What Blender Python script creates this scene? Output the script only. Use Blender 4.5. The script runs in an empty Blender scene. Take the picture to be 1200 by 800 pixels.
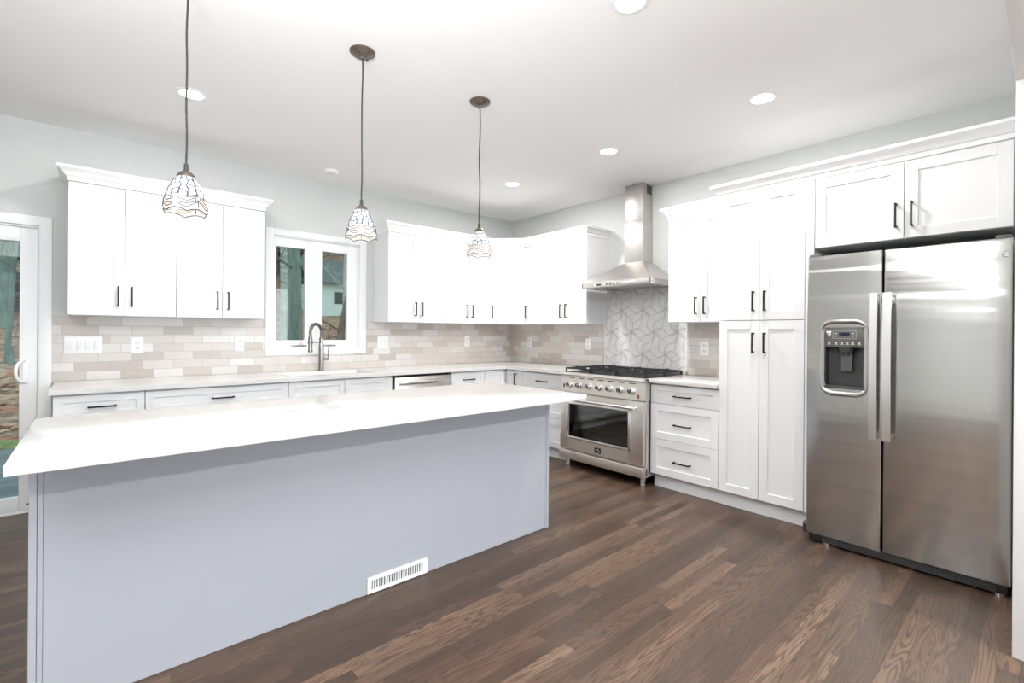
import bpy, bmesh, math, random
from mathutils import Vector, Matrix
random.seed(7)
PI = math.pi
SC = bpy.context.scene
COL = SC.collection

# ------------------------------------------------------------------ camera
cam_d = bpy.data.cameras.new('camera')
cam = bpy.data.objects.new('camera', cam_d)
COL.objects.link(cam)
CAM = Vector((-3.9741, -4.5368, 1.2283))
yaw, pit, rol = 0.7207569, -0.000217, 0.0070938
fw = Vector((math.sin(yaw), math.cos(yaw), 0)); rt = Vector((math.cos(yaw), -math.sin(yaw), 0)); up = Vector((0, 0, 1))
f2 = fw*math.cos(pit) + up*math.sin(pit); u2 = up*math.cos(pit) - fw*math.sin(pit)
r3 = rt*math.cos(rol) + u2*math.sin(rol); u3 = u2*math.cos(rol) - rt*math.sin(rol)
M = Matrix.Identity(4)
for i in range(3):
    M[i][0] = r3[i]; M[i][1] = u3[i]; M[i][2] = -f2[i]; M[i][3] = CAM[i]
cam.matrix_world = M
cam_d.sensor_fit = 'HORIZONTAL'; cam_d.sensor_width = 36.0; cam_d.lens = 557.583*36/1200
cam_d.shift_y = -10.088/1200
cam_d.clip_start = 0.02; cam_d.clip_end = 200
SC.camera = cam

# ------------------------------------------------------------------ colour management / render quality
SC.view_settings.view_transform = 'Standard'
SC.view_settings.look = 'None'
SC.view_settings.gamma = 1.0
SC.view_settings.use_curve_mapping = False
SC.view_settings.exposure = 0.74
SC.cycles.use_denoising = True
SC.cycles.max_bounces = 12
SC.cycles.diffuse_bounces = 6
SC.cycles.transparent_max_bounces = 12
SC.cycles.sample_clamp_indirect = 6.0
SC.cycles.caustics_reflective = False
SC.cycles.caustics_refractive = False

# ------------------------------------------------------------------ world
W = bpy.data.worlds.new('overcast_sky'); SC.world = W
W.use_nodes = True
bg = W.node_tree.nodes['Background']
bg.inputs['Color'].default_value = (0.80, 0.92, 1.0, 1)
bg.inputs['Strength'].default_value = 1.0
DOWNLIGHT_W = 9.0
ADJOINING_W = 32.0
DOWNLIGHT_COL = (1.0, 0.985, 0.97)
REAR_FILL_W = 35.0
REAR_FILL_COL = (0.86, 0.93, 1.0)
CEILING_FILL_W = 112.0
CEILING_FILL_COL = (0.97, 0.99, 1.0)
BULB_STRENGTH = 9.0

def area(name, loc, rot, sx, sy, power, col, shape='RECTANGLE', parent=None):
    d = bpy.data.lights.new(name, 'AREA'); d.shape = shape; d.size = sx
    if shape == 'RECTANGLE': d.size_y = sy
    d.energy = power; d.color = col
    o = bpy.data.objects.new(name, d); COL.objects.link(o)
    o.location = loc; o.rotation_euler = rot
    if parent: o.parent = parent
    return o
# added fill lamps behind the camera, standing in for daylight from the adjoining room
area('rear_fill_lamp', (-4.6, -8.95, 1.35), (PI/2, 0, 0), 3.0, 2.0, REAR_FILL_W*0.2, REAR_FILL_COL)
area('rear_fill_lamp', (-1.35, -8.95, 1.35), (PI/2, 0, 0), 2.7, 2.0, REAR_FILL_W*2.6, REAR_FILL_COL)

# added upward fill lamp, out of view, brightening the ceiling like a bounced flash
area('ceiling_fill_lamp', (-4.35, -4.20, 1.72), (PI, 0, 0), 0.6, 0.5, CEILING_FILL_W, CEILING_FILL_COL)

# ------------------------------------------------------------------ materials
def nmat(name):
    m = bpy.data.materials.new(name); m.use_nodes = True
    nt = m.node_tree
    return m, nt, nt.nodes['Principled BSDF']

def pm(name, col, rough=0.5, metal=0.0, spec=0.5, coat=0.0, emit=None, es=0.0):
    m, nt, p = nmat(name)
    p.inputs['Base Color'].default_value = (*col, 1)
    p.inputs['Roughness'].default_value = rough
    p.inputs['Metallic'].default_value = metal
    p.inputs['Specular IOR Level'].default_value = spec
    p.inputs['Coat Weight'].default_value = coat
    if emit:
        p.inputs['Emission Color'].default_value = (*emit, 1)
        p.inputs['Emission Strength'].default_value = es
    return m

class NT:
    """small helper to write node graphs"""
    def __init__(s, nt): s.nt = nt
    def n(s, t, **k):
        x = s.nt.nodes.new(t)
        for a, b in k.items(): setattr(x, a, b)
        return x
    def val(s, sock, v):
        if isinstance(v, (int, float)): sock.default_value = v
        elif isinstance(v, tuple): sock.default_value = v
        else: s.nt.links.new(v, sock)
    def math(s, op, a, b=0.0, c=0.0):
        x = s.n('ShaderNodeMath', operation=op)
        s.val(x.inputs[0], a); s.val(x.inputs[1], b); s.val(x.inputs[2], c)
        return x.outputs[0]
    def sep(s, v):
        x = s.n('ShaderNodeSeparateXYZ'); s.nt.links.new(v, x.inputs[0]); return x.outputs
    def comb(s, a, b, c=0.0):
        x = s.n('ShaderNodeCombineXYZ')
        for i, q in enumerate((a, b, c)): s.val(x.inputs[i], q)
        return x.outputs[0]
    def obj(s): return s.n('ShaderNodeTexCoord').outputs['Object']
    def noise(s, vec, scale=5, detail=3, rough=0.5, dist=0.0):
        x = s.n('ShaderNodeTexNoise'); s.nt.links.new(vec, x.inputs['Vector'])
        x.inputs['Scale'].default_value = scale; x.inputs['Detail'].default_value = detail
        x.inputs['Roughness'].default_value = rough; x.inputs['Distortion'].default_value = dist
        return x.outputs['Fac']
    def white(s, vec):
        x = s.n('ShaderNodeTexWhiteNoise', noise_dimensions='3D'); s.nt.links.new(vec, x.inputs['Vector']); return x.outputs
    def ramp(s, fac, stops, interp='LINEAR'):
        x = s.n('ShaderNodeValToRGB'); x.color_ramp.interpolation = interp
        e = x.color_ramp.elements
        while len(e) < len(stops): e.new(0.5)
        for q, (p, c) in zip(e, stops): q.position = p; q.color = (*c, 1)
        s.nt.links.new(fac, x.inputs[0]); return x.outputs[0]
    def mix(s, fac, a, b, mode='MIX'):
        x = s.n('ShaderNodeMix', data_type='RGBA', blend_type=mode)
        s.val(x.inputs[0], fac)
        for sock, v in ((x.inputs[6], a), (x.inputs[7], b)):
            if isinstance(v, tuple): sock.default_value = (*v, 1) if len(v) == 3 else v
            else: s.nt.links.new(v, sock)
        return x.outputs[2]
    def bump(s, h, strength=0.2, dist=0.01):
        x = s.n('ShaderNodeBump'); x.inputs['Strength'].default_value = strength; x.inputs['Distance'].default_value = dist
        s.nt.links.new(h, x.inputs['Height']); return x.outputs[0]
    def link(s, a, b): s.nt.links.new(a, b)

def m_floor():
    m, nt, p = nmat('dark_stained_oak_strip'); g = NT(nt)
    x, y, z = g.sep(g.obj())
    w = 0.0572
    row = g.math('FLOOR', g.math('DIVIDE', y, w)); fy = g.math('FRACT', g.math('DIVIDE', y, w))
    r1 = g.white(g.comb(row, 3.7, 1.1))['Value']
    L = g.math('ADD', 0.55, g.math('MULTIPLY', r1, 0.6))
    xx = g.math('DIVIDE', g.math('ADD', x, g.math('MULTIPLY', r1, 17.3)), L)
    col = g.math('FLOOR', xx); fx = g.math('FRACT', xx)
    rid = g.white(g.comb(row, col, 5.0))
    a = rid['Value']; rc = g.sep(rid['Color'])
    # cathedral grain: contour lines of a stretched noise, shifted per board
    gv = g.comb(g.math('ADD', g.math('MULTIPLY', x, 1.3), g.math('MULTIPLY', rc[0], 40)),
                g.math('ADD', g.math('MULTIPLY', y, 19.0), g.math('MULTIPLY', rc[1], 60)), g.math('MULTIPLY', rc[2], 30))
    n1 = g.noise(gv, 1.0, 1.5, 0.4, 0.25)
    rings = g.math('SINE', g.math('MULTIPLY', n1, 105.0))
    rings = g.math('POWER', g.math('MULTIPLY_ADD', rings, 0.5, 0.5), 1.9)
    fine = g.noise(g.comb(g.math('MULTIPLY', x, 9), g.math('MULTIPLY', y, 420), a), 1.0, 3, 0.6)
    pores = g.noise(g.comb(g.math('MULTIPLY', x, 3.0), g.math('MULTIPLY', y, 160), a), 1.0, 2, 0.5)
    base = g.ramp(a, [(0.0, (0.028, 0.016, 0.012)), (0.25, (0.056, 0.031, 0.020)), (0.5, (0.094, 0.053, 0.034)), (0.75, (0.128, 0.073, 0.045)), (1.0, (0.175, 0.108, 0.070))])
    gray = g.mix(g.math('MULTIPLY', rc[1], 0.30), base, (0.066, 0.052, 0.046))
    c = g.mix(g.math('MULTIPLY', rings, 0.85), gray, g.mix(0.85, gray, (0.010, 0.006, 0.005)))
    c = g.mix(g.math('MULTIPLY', g.math('SUBTRACT', pores, 0.35), 0.9), c, (0.03, 0.02, 0.016))
    c = g.mix(g.math('MULTIPLY', fine, 0.35), c, g.mix(0.5, c, (0.30, 0.20, 0.14)))
    ex = g.math('MULTIPLY', g.math('MINIMUM', fx, g.math('SUBTRACT', 1.0, fx)), L)
    ey = g.math('MULTIPLY', g.math('MINIMUM', fy, g.math('SUBTRACT', 1.0, fy)), w)
    seam = g.math('LESS_THAN', g.math('MINIMUM', ex, ey), 0.0007)
    c = g.mix(g.math('MULTIPLY', seam, 0.75), c, (0.012, 0.008, 0.006))
    g.link(c, p.inputs['Base Color'])
    g.link(g.math('ADD', 0.24, g.math('MULTIPLY', fine, 0.14)), p.inputs['Roughness'])
    h = g.math('SUBTRACT', g.math('MULTIPLY', rings, -0.25), g.math('MULTIPLY', seam, 1.0))
    g.link(g.bump(h, 0.25, 0.0012), p.inputs['Normal'])
    p.inputs['Specular IOR Level'].default_value = 0.34
    return m

def m_tile():
    m, nt, p = nmat('mixed_beige_marble_subway'); g = NT(nt)
    x, y, z = g.sep(g.obj())
    u = g.math('SUBTRACT', x, y); L, h = 0.190, 0.0651
    v = g.math('DIVIDE', g.math('SUBTRACT', z, 0.869), h)
    row = g.math('FLOOR', v); fv = g.math('FRACT', v)
    uu = g.math('ADD', g.math('DIVIDE', g.math('ADD', u, 4.005), L), g.math('DIVIDE', row, 3.0))
    col = g.math('FLOOR', uu); fu = g.math('FRACT', uu)
    rid = g.white(g.comb(col, row, 2.0)); rc = g.sep(rid['Color'])
    base = g.ramp(rid['Value'], [(0.0, (0.630, 0.605, 0.576)), (0.2, (0.567, 0.517, 0.475)), (0.38, (0.508, 0.455, 0.410)), (0.55, (0.594, 0.549, 0.510)), (0.75, (0.455, 0.402, 0.360)), (0.88, (0.666, 0.643, 0.617))], 'CONSTANT')
    vein = g.noise(g.comb(g.math('ADD', g.math('MULTIPLY', u, 9), g.math('MULTIPLY', rc[0], 30)), g.math('ADD', g.math('MULTIPLY', z, 30), g.math('MULTIPLY', rc[1], 30))), 1.0, 4, 0.6, 0.8)
    c = g.mix(g.math('MULTIPLY', vein, 0.22), base, (0.80, 0.78, 0.755))
    eu = g.math('MULTIPLY', g.math('MINIMUM', fu, g.math('SUBTRACT', 1.0, fu)), L)
    ev = g.math('MULTIPLY', g.math('MINIMUM', fv, g.math('SUBTRACT', 1.0, fv)), h)
    gr = g.math('LESS_THAN', g.math('MINIMUM', eu, ev), 0.0014)
    c = g.mix(gr, c, (0.42, 0.39, 0.36))
    g.link(c, p.inputs['Base Color'])
    g.link(g.math('MULTIPLY_ADD', gr, 0.45, 0.32), p.inputs['Roughness'])
    g.link(g.bump(g.math('MULTIPLY', gr, -1.0), 0.35, 0.002), p.inputs['Normal'])
    return m

def m_quartz():
    m, nt, p = nmat('white_quartz'); g = NT(nt)
    o = g.obj()
    n = g.noise(o, 1.6, 5, 0.62, 1.2)
    vein = g.math('POWER', g.math('SUBTRACT', 1.0, g.math('ABSOLUTE', g.math('MULTIPLY_ADD', n, 2.0, -1.0))), 14.0)
    c = g.mix(g.math('MULTIPLY', vein, 0.16), (0.66, 0.646, 0.634), (0.46, 0.415, 0.37))
    g.link(c, p.inputs['Base Color']); p.inputs['Roughness'].default_value = 0.16
    return m

def m_marble():
    m, nt, p = nmat('white_marble'); g = NT(nt)
    n = g.noise(g.obj(), 7, 5, 0.6, 1.0)
    v = g.math('POWER', g.math('SUBTRACT', 1.0, g.math('ABSOLUTE', g.math('MULTIPLY_ADD', n, 2.0, -1.0))), 9.0)
    c = g.mix(g.math('MULTIPLY', v, 0.22), (0.84, 0.835, 0.825), (0.60, 0.60, 0.60))
    g.link(c, p.inputs['Base Color']); p.inputs['Roughness'].default_value = 0.22
    return m

def m_steel(name, col=(0.60, 0.585, 0.565), rough=0.27, wave=0.0, brush_axis='z'):
    m, nt, p = nmat(name); g = NT(nt)
    x, y, z = g.sep(g.obj())
    if brush_axis == 'z': bv = g.comb(g.math('MULTIPLY', x, 260), g.math('MULTIPLY', y, 260), g.math('MULTIPLY', z, 3))
    else: bv = g.comb(g.math('MULTIPLY', x, 3), g.math('MULTIPLY', y, 3), g.math('MULTIPLY', z, 260))
    br = g.noise(bv, 1.0, 2, 0.5)
    p.inputs['Base Color'].default_value = (*col, 1); p.inputs['Metallic'].default_value = 1.0
    g.link(g.math('MULTIPLY_ADD', br, 0.10, rough - 0.05), p.inputs['Roughness'])
    h = g.math('MULTIPLY', br, 0.00002)
    if wave:
        up_w = g.math('SMOOTH_MAX', 0.12, g.math('MULTIPLY', g.math('SUBTRACT', z, 0.85), 1.3), 0.2)
        wv = g.noise(g.comb(g.math('MULTIPLY', x, 1.0), g.math('MULTIPLY', y, 1.0), g.math('MULTIPLY', z, 9.0)), 1.0, 1.5, 0.45, 0.3)
        h = g.math('ADD', h, g.math('MULTIPLY', g.math('MULTIPLY', wv, up_w), wave))
    if wave:
        b = g.n('ShaderNodeBump'); b.inputs['Strength'].default_value = 1.0; b.inputs['Distance'].default_value = 1.0
        g.link(h, b.inputs['Height']); g.link(b.outputs[0], p.inputs['Normal'])
    return m

def m_glass(name='window_glass', tint=(0.90, 0.95, 0.93), refl=0.6):
    m = bpy.data.materials.new(name); m.use_nodes = True; nt = m.node_tree; nt.nodes.clear(); g = NT(nt)
    o = g.n('ShaderNodeOutputMaterial'); t = g.n('ShaderNodeBsdfTransparent'); t.inputs[0].default_value = (*tint, 1)
    gl = g.n('ShaderNodeBsdfGlossy'); gl.inputs['Roughness'].default_value = 0.02
    fr = g.n('ShaderNodeFresnel'); fr.inputs['IOR'].default_value = 1.5
    mx = g.n('ShaderNodeMixShader'); g.link(g.math('MULTIPLY', fr.outputs[0], refl), mx.inputs[0])
    g.link(t.outputs[0], mx.inputs[1]); g.link(gl.outputs[0], mx.inputs[2]); g.link(mx.outputs[0], o.inputs[0])
    return m

def m_shade():
    m = bpy.data.materials.new('leaded_art_glass'); m.use_nodes = True; nt = m.node_tree; nt.nodes.clear(); g = NT(nt)
    o = g.n('ShaderNodeOutputMaterial')
    uv = g.n('ShaderNodeUVMap').outputs[0]; u, v, _ = g.sep(uv)
    vec = g.comb(g.math('MULTIPLY', u, 13.0), g.math('MULTIPLY', v, 6.2))
    vd = g.n('ShaderNodeTexVoronoi', voronoi_dimensions='2D', feature='DISTANCE_TO_EDGE'); vd.inputs['Scale'].default_value = 1.0; vd.inputs['Randomness'].default_value = 0.62
    vc = g.n('ShaderNodeTexVoronoi', voronoi_dimensions='2D', feature='F1'); vc.inputs['Scale'].default_value = 1.0; vc.inputs['Randomness'].default_value = 0.62
    g.link(vec, vd.inputs['Vector']); g.link(vec, vc.inputs['Vector'])
    cr = g.sep(vc.outputs['Color'])[0]
    pal = g.ramp(cr, [(0.0, (0.55, 0.68, 0.93)), (0.2, (0.80, 0.88, 0.98)), (0.42, (0.66, 0.68, 0.95)), (0.6, (0.90, 0.93, 0.96)), (0.75, (0.62, 0.85, 0.86)), (0.88, (0.86, 0.92, 0.80))], 'CONSTANT')
    low = g.math('GREATER_THAN', v, 0.60)
    colr = g.mix(low, pal, (0.95, 0.935, 0.90))
    lead = g.math('MULTIPLY', g.math('LESS_THAN', vd.outputs['Distance'], 0.10), g.math('SUBTRACT', 1.0, low))
    d = g.n('ShaderNodeBsdfDiffuse'); t = g.n('ShaderNodeBsdfTranslucent'); gl = g.n('ShaderNodeBsdfGlossy'); gl.inputs['Roughness'].default_value = 0.15
    g.link(colr, d.inputs[0]); g.link(colr, t.inputs[0])
    m1 = g.n('ShaderNodeMixShader'); m1.inputs[0].default_value = 0.55; g.link(d.outputs[0], m1.inputs[1]); g.link(t.outputs[0], m1.inputs[2])
    m2 = g.n('ShaderNodeMixShader'); m2.inputs[0].default_value = 0.05; g.link(m1.outputs[0], m2.inputs[1]); g.link(gl.outputs[0], m2.inputs[2])
    ld = g.n('ShaderNodeBsdfDiffuse'); ld.inputs[0].default_value = (0.07, 0.075, 0.11, 1)
    m3 = g.n('ShaderNodeMixShader'); g.link(lead, m3.inputs[0]); g.link(m2.outputs[0], m3.inputs[1]); g.link(ld.outputs[0], m3.inputs[2])
    g.link(m3.outputs[0], o.inputs[0])
    return m

def m_translucent(name, col):
    m = bpy.data.materials.new(name); m.use_nodes = True; nt = m.node_tree; nt.nodes.clear(); g = NT(nt)
    o = g.n('ShaderNodeOutputMaterial'); d = g.n('ShaderNodeBsdfDiffuse'); t = g.n('ShaderNodeBsdfTranslucent')
    d.inputs[0].default_value = (*col, 1); t.inputs[0].default_value = (*col, 1)
    mx = g.n('ShaderNodeMixShader'); mx.inputs[0].default_value = 0.5
    g.link(d.outputs[0], mx.inputs[1]); g.link(t.outputs[0], mx.inputs[2]); g.link(mx.outputs[0], o.inputs[0])
    return m

def m_noisecol(name, stops, scale=8, rough=0.8, detail=5, stretch=(1, 1, 1), bump=0.0, metal=0.0):
    m, nt, p = nmat(name); g = NT(nt)
    x, y, z = g.sep(g.obj())
    v = g.comb(g.math('MULTIPLY', x, stretch[0]), g.math('MULTIPLY', y, stretch[1]), g.math('MULTIPLY', z, stretch[2]))
    n = g.noise(v, scale, detail, 0.6)
    g.link(g.ramp(n, stops), p.inputs['Base Color']); p.inputs['Roughness'].default_value = rough; p.inputs['Metallic'].default_value = metal
    if bump: g.link(g.bump(n, bump, 0.02), p.inputs['Normal'])
    return m

def m_leafground():
    m, nt, p = nmat('leaf_litter'); g = NT(nt)
    o = g.obj(); x, y, z = g.sep(o)
    vc = g.n('ShaderNodeTexVoronoi'); vc.inputs['Scale'].default_value = 7.0; g.link(o, vc.inputs['Vector'])
    a = g.sep(vc.outputs['Color'])[0]
    leaf = g.ramp(a, [(0, (0.16, 0.085, 0.05)), (0.25, (0.33, 0.20, 0.125)), (0.5, (0.25, 0.16, 0.11)), (0.7, (0.44, 0.30, 0.20)), (0.85, (0.36, 0.13, 0.07)), (1, (0.50, 0.38, 0.28))], 'CONSTANT')
    big = g.noise(o, 0.55, 3, 0.5)
    leaf = g.mix(g.math('MULTIPLY', big, 0.5), leaf, (0.22, 0.17, 0.13))
    grass = g.ramp(g.noise(o, 9, 5, 0.7), [(0.3, (0.07, 0.11, 0.03)), (0.55, (0.17, 0.23, 0.07)), (0.7, (0.30, 0.26, 0.12))])
    yy = g.math('ADD', y, g.math('MULTIPLY', big, 1.6))
    gm = g.math('MULTIPLY', g.math('LESS_THAN', yy, 5.6), g.math('LESS_THAN', g.math('ABSOLUTE', g.math('ADD', x, 5.5)), 4.0))
    g.link(g.mix(gm, leaf, grass), p.inputs['Base Color']); p.inputs['Roughness'].default_value = 0.9
    return m

def m_deck():
    m, nt, p = nmat('weathered_deck_boards'); g = NT(nt)
    x, y, z = g.sep(g.obj())
    f = g.math('FRACT', g.math('DIVIDE', y, 0.14)); r = g.white(g.comb(g.math('FLOOR', g.math('DIVIDE', y, 0.14)), 1.0, 1.0))['Value']
    n = g.noise(g.comb(g.math('MULTIPLY', x, 2), g.math('MULTIPLY', y, 30), 0.0), 1, 4, 0.6)
    c = g.ramp(g.math('MULTIPLY_ADD', r, 0.4, g.math('MULTIPLY', n, 0.6)), [(0.2, (0.075, 0.095, 0.105)), (0.8, (0.20, 0.235, 0.25))])
    c = g.mix(g.math('LESS_THAN', f, 0.05), c, (0.03, 0.035, 0.04))
    g.link(c, p.inputs['Base Color']); p.inputs['Roughness'].default_value = 0.45
    return m

CABW = pm('white_cabinet_paint', (0.79, 0.79, 0.795), 0.38, spec=0.4)
TRIMW = pm('white_trim_paint', (0.86, 0.86, 0.86), 0.4, spec=0.4)
ISLP = pm('pale_grey_island_paint', (0.355, 0.367, 0.398), 0.42, spec=0.35)
WALLP = m_noisecol('light_grey_wall_paint', [(0.3, (0.605, 0.615, 0.605)), (0.7, (0.625, 0.635, 0.625))], 30, 0.75)
CEILP = pm('white_ceiling_paint', (0.90, 0.90, 0.90), 0.85, spec=0.2)
BLACK = pm('dark_bronze_black_metal', (0.018, 0.016, 0.016), 0.38, 0.6)
BRONZE = pm('brushed_bronze', (0.17, 0.135, 0.115), 0.42, 0.8)
CORDM = pm('dark_cord', (0.03, 0.027, 0.025), 0.6)
FLOOR = m_floor(); TILE = m_tile(); QUARTZ = m_quartz(); MARBLE = m_marble()
LINEM = pm('grey_marble_inlay', (0.50, 0.50, 0.505), 0.35)
LINE2 = pm('pale_grey_joint', (0.66, 0.66, 0.655), 0.4)
STEEL = m_steel('brushed_stainless', (0.78, 0.735, 0.685), 0.40, 0.0, 'x')
STEELH = m_steel('hood_stainless', (0.62, 0.59, 0.565), 0.36, 0.0, 'z')
STEELF = m_steel('refrigerator_stainless', (0.55, 0.54, 0.52), 0.16, 0.011, 'z')
STEELP = pm('polished_steel', (0.86, 0.85, 0.84), 0.24, 1.0)
FAUC = pm('gunmetal_faucet', (0.28, 0.265, 0.25), 0.3, 1.0)
DARKG = pm('dark_grey_plastic', (0.045, 0.045, 0.046), 0.4)
MIDG = pm('warm_grey_panel', (0.115, 0.112, 0.102), 0.4)
FRSIDE = pm('refrigerator_side_grey', (0.16, 0.165, 0.165), 0.5)
IRON = pm('cast_iron', (0.022, 0.022, 0.024), 0.5, 0.2)
BLACKP = pm('black_plastic', (0.012, 0.012, 0.013), 0.35)
ENAMEL = pm('oven_enamel', (0.36, 0.38, 0.39), 0.3)
CHROME = pm('chrome', (0.85, 0.85, 0.84), 0.08, 1.0)
WHITEP = pm('white_plastic', (0.86, 0.86, 0.86), 0.3)
OFFW = pm('outlet_face_plastic', (0.78, 0.78, 0.77), 0.35)
RED = pm('red_rocker', (0.20, 0.035, 0.02), 0.4)
GLASS = m_glass(); OVGLASS = m_glass('oven_glass', (0.66, 0.69, 0.69), 1.6)
SHADE = m_shade(); WING = m_translucent('peach_wing_glass', (0.93, 0.80, 0.73)); LEAD = pm('lead_came', (0.06, 0.065, 0.085), 0.45, 0.6)
EYE = m_translucent('blue_jewel_glass', (0.66, 0.76, 0.97))
LENS = pm('lit_lens', (1, 1, 1), 0.5, emit=(1.0, 0.97, 0.93), es=12.0)
BULB = pm('lit_bulb', (1, 1, 1), 0.5, emit=(1.0, 0.86, 0.70), es=BULB_STRENGTH)
SCREEN = pm('display_glass', (0.01, 0.012, 0.03), 0.1)
ICON = pm('panel_marking', (0.62, 0.62, 0.60), 0.5)
BADGEM = pm('badge_black', (0.015, 0.014, 0.014), 0.25)

# ------------------------------------------------------------------ mesh builder
class MB:
    def __init__(s): s.bm = bmesh.new(); s.sm = set()
    def box(s, x0, x1, y0, y1, z0, z1, bev=0.0, seg=2):
        x0, x1 = min(x0, x1), max(x0, x1); y0, y1 = min(y0, y1), max(y0, y1); z0, z1 = min(z0, z1), max(z0, z1)
        mt = Matrix.Translation(((x0+x1)/2, (y0+y1)/2, (z0+z1)/2)) @ Matrix.Diagonal((x1-x0, y1-y0, z1-z0, 1))
        r = bmesh.ops.create_cube(s.bm, size=1, matrix=mt)
        if bev > 0:
            es = {e for v in r['verts'] for e in v.link_edges}
            bmesh.ops.bevel(s.bm, geom=list(es), offset=bev, segments=seg, affect='EDGES', profile=0.5, clamp_overlap=True)
        return s
    def poly(s, pts, faces):
        vs = [s.bm.verts.new(p) for p in pts]
        for f in faces:
            try: s.bm.faces.new([vs[i] for i in f])
            except ValueError: pass
        return vs
    def prism(s, pts2, z0, z1):
        n = len(pts2)
        pts = [(x, y, z0) for x, y in pts2] + [(x, y, z1) for x, y in pts2]
        f = [tuple(range(n-1, -1, -1)), tuple(range(n, 2*n))] + [(i, (i+1) % n, n+(i+1) % n, n+i) for i in range(n)]
        s.poly(pts, f); return s
    def lathe(s, prof, seg=24, c=(0, 0, 0), axis='z', cap=True):
        rings = []
        def P(r, h, a):
            ca, sa = math.cos(a)*r, math.sin(a)*r
            if axis == 'z': return (c[0]+ca, c[1]+sa, c[2]+h)
            if axis == 'y': return (c[0]+ca, c[1]+h, c[2]-sa)
            return (c[0]+h, c[1]+ca, c[2]+sa)
        for r, h in prof:
            if r < 1e-6: rings.append([s.bm.verts.new(P(0, h, 0))])
            else: rings.append([s.bm.verts.new(P(r, h, 2*PI*i/seg)) for i in range(seg)])
        for a, b in zip(rings, rings[1:]):
            for i in range(seg):
                j = (i+1) % seg
                if len(a) == 1 and len(b) == 1: continue
                if len(a) == 1: f = [a[0], b[i], b[j]]
                elif len(b) == 1: f = [a[i], b[0], a[j]]
                else: f = [a[i], b[i], b[j], a[j]]
                s.bm.faces.new(f)
        if cap:
            for k, r in ((0, rings[0]), (1, rings[-1])):
                if len(r) > 2: s.bm.faces.new(r if k else r[::-1])
        return s
    def cyl(s, p0, p1, r, seg=12, r1=None):
        return s.tube([p0, p1], r, seg, r1)
    def tube(s, pts, r, seg=8, r1=None, closed=False):
        pts = [Vector(p) for p in pts]; n = len(pts); rings = []
        t0 = (pts[1]-pts[0]).normalized()
        a = Vector((0, 0, 1)) if abs(t0.z) < 0.9 else Vector((1, 0, 0))
        nv = (a - t0*a.dot(t0)).normalized()
        for i, p in enumerate(pts):
            if closed: t = (pts[(i+1) % n]-pts[i-1]).normalized()
            else: t = (pts[min(i+1, n-1)]-pts[max(i-1, 0)]).normalized()
            nv = (nv - t*nv.dot(t)).normalized(); b = t.cross(nv)
            rr = r if r1 is None else r + (r1-r)*i/(n-1)
            rings.append([s.bm.verts.new(p + nv*math.cos(2*PI*k/seg)*rr + b*math.sin(2*PI*k/seg)*rr) for k in range(seg)])
        prs = list(zip(rings, rings[1:])) + ([(rings[-1], rings[0])] if closed else [])
        for a_, b_ in prs:
            for k in range(seg):
                s.bm.faces.new([a_[k], a_[(k+1) % seg], b_[(k+1) % seg], b_[k]])
        if not closed:
            s.bm.faces.new(rings[0][::-1]); s.bm.faces.new(rings[-1])
        return s
    def sweep(s, path, prof, close_ends=True):
        """moulding: profile (out, z) carried along a plan path, mitred; outward is to the right of travel"""
        P = [Vector(p) for p in path]; n = len(P); rings = []
        def nr(a, b):
            d = (b-a).normalized(); return Vector((d.y, -d.x))
        for i, p in enumerate(P):
            if i == 0: off = nr(P[0], P[1])
            elif i == n-1: off = nr(P[-2], P[-1])
            else:
                n1, n2 = nr(P[i-1], P[i]), nr(P[i], P[i+1]); off = (n1+n2); off = off/(1+n1.dot(n2))
            rings.append([s.bm.verts.new((p.x+off.x*o, p.y+off.y*o, z)) for o, z in prof])
        m = len(prof)
        for a, b in zip(rings, rings[1:]):
            for k in range(m): s.bm.faces.new([a[k], b[k], b[(k+1) % m], a[(k+1) % m]])
        if close_ends: s.bm.faces.new(rings[0]); s.bm.faces.new(rings[-1][::-1])
        return s
    def build(s, name, mat, parent=None, smooth=35):
        bmesh.ops.recalc_face_normals(s.bm, faces=s.bm.faces)
        if smooth:
            th = math.radians(smooth)
            for f in s.bm.faces: f.smooth = True
            for e in s.bm.edges:
                if len(e.link_faces) != 2 or e.calc_face_angle(0) > th: e.smooth = False
        me = bpy.data.meshes.new(name); s.bm.to_mesh(me); s.bm.free()
        me.materials.append(mat)
        o = bpy.data.objects.new(name, me); COL.objects.link(o)
        if parent: o.parent = parent
        return o

def thing(name, label, cat, loc=(0, 0, 0), rz=0.0, group=None):
    o = bpy.data.objects.new(name, None); COL.objects.link(o); o.empty_display_size = 0.05
    o.location = loc; o.rotation_euler = (0, 0, rz); o['label'] = label; o['category'] = cat
    if group: o['group'] = group
    return o
def tag(o, label, cat, group=None, kind=None):
    o['label'] = label; o['category'] = cat
    if group: o['group'] = group
    if kind: o['kind'] = kind
    return o
def struct(o, label, cat): return tag(o, label, cat, None, 'structure')
def dup(root, loc, rz, label):
    r = root.copy(); COL.objects.link(r); r.location = loc; r.rotation_euler = (0, 0, rz); r['label'] = label
    for ch in list(root.children):
        c = ch.copy(); COL.objects.link(c); c.parent = r
        for gch in ch.children:
            d = gch.copy(); COL.objects.link(d); d.parent = c
    return r

# ------------------------------------------------------------------ room shell
ZC = 2.631; CT = 0.869; SL = 0.839; UB = 1.325; DT = 2.190; CR = 2.283
XL = -6.6; YF = -4.44; YB = -9.2; XR = 0.0

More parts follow.
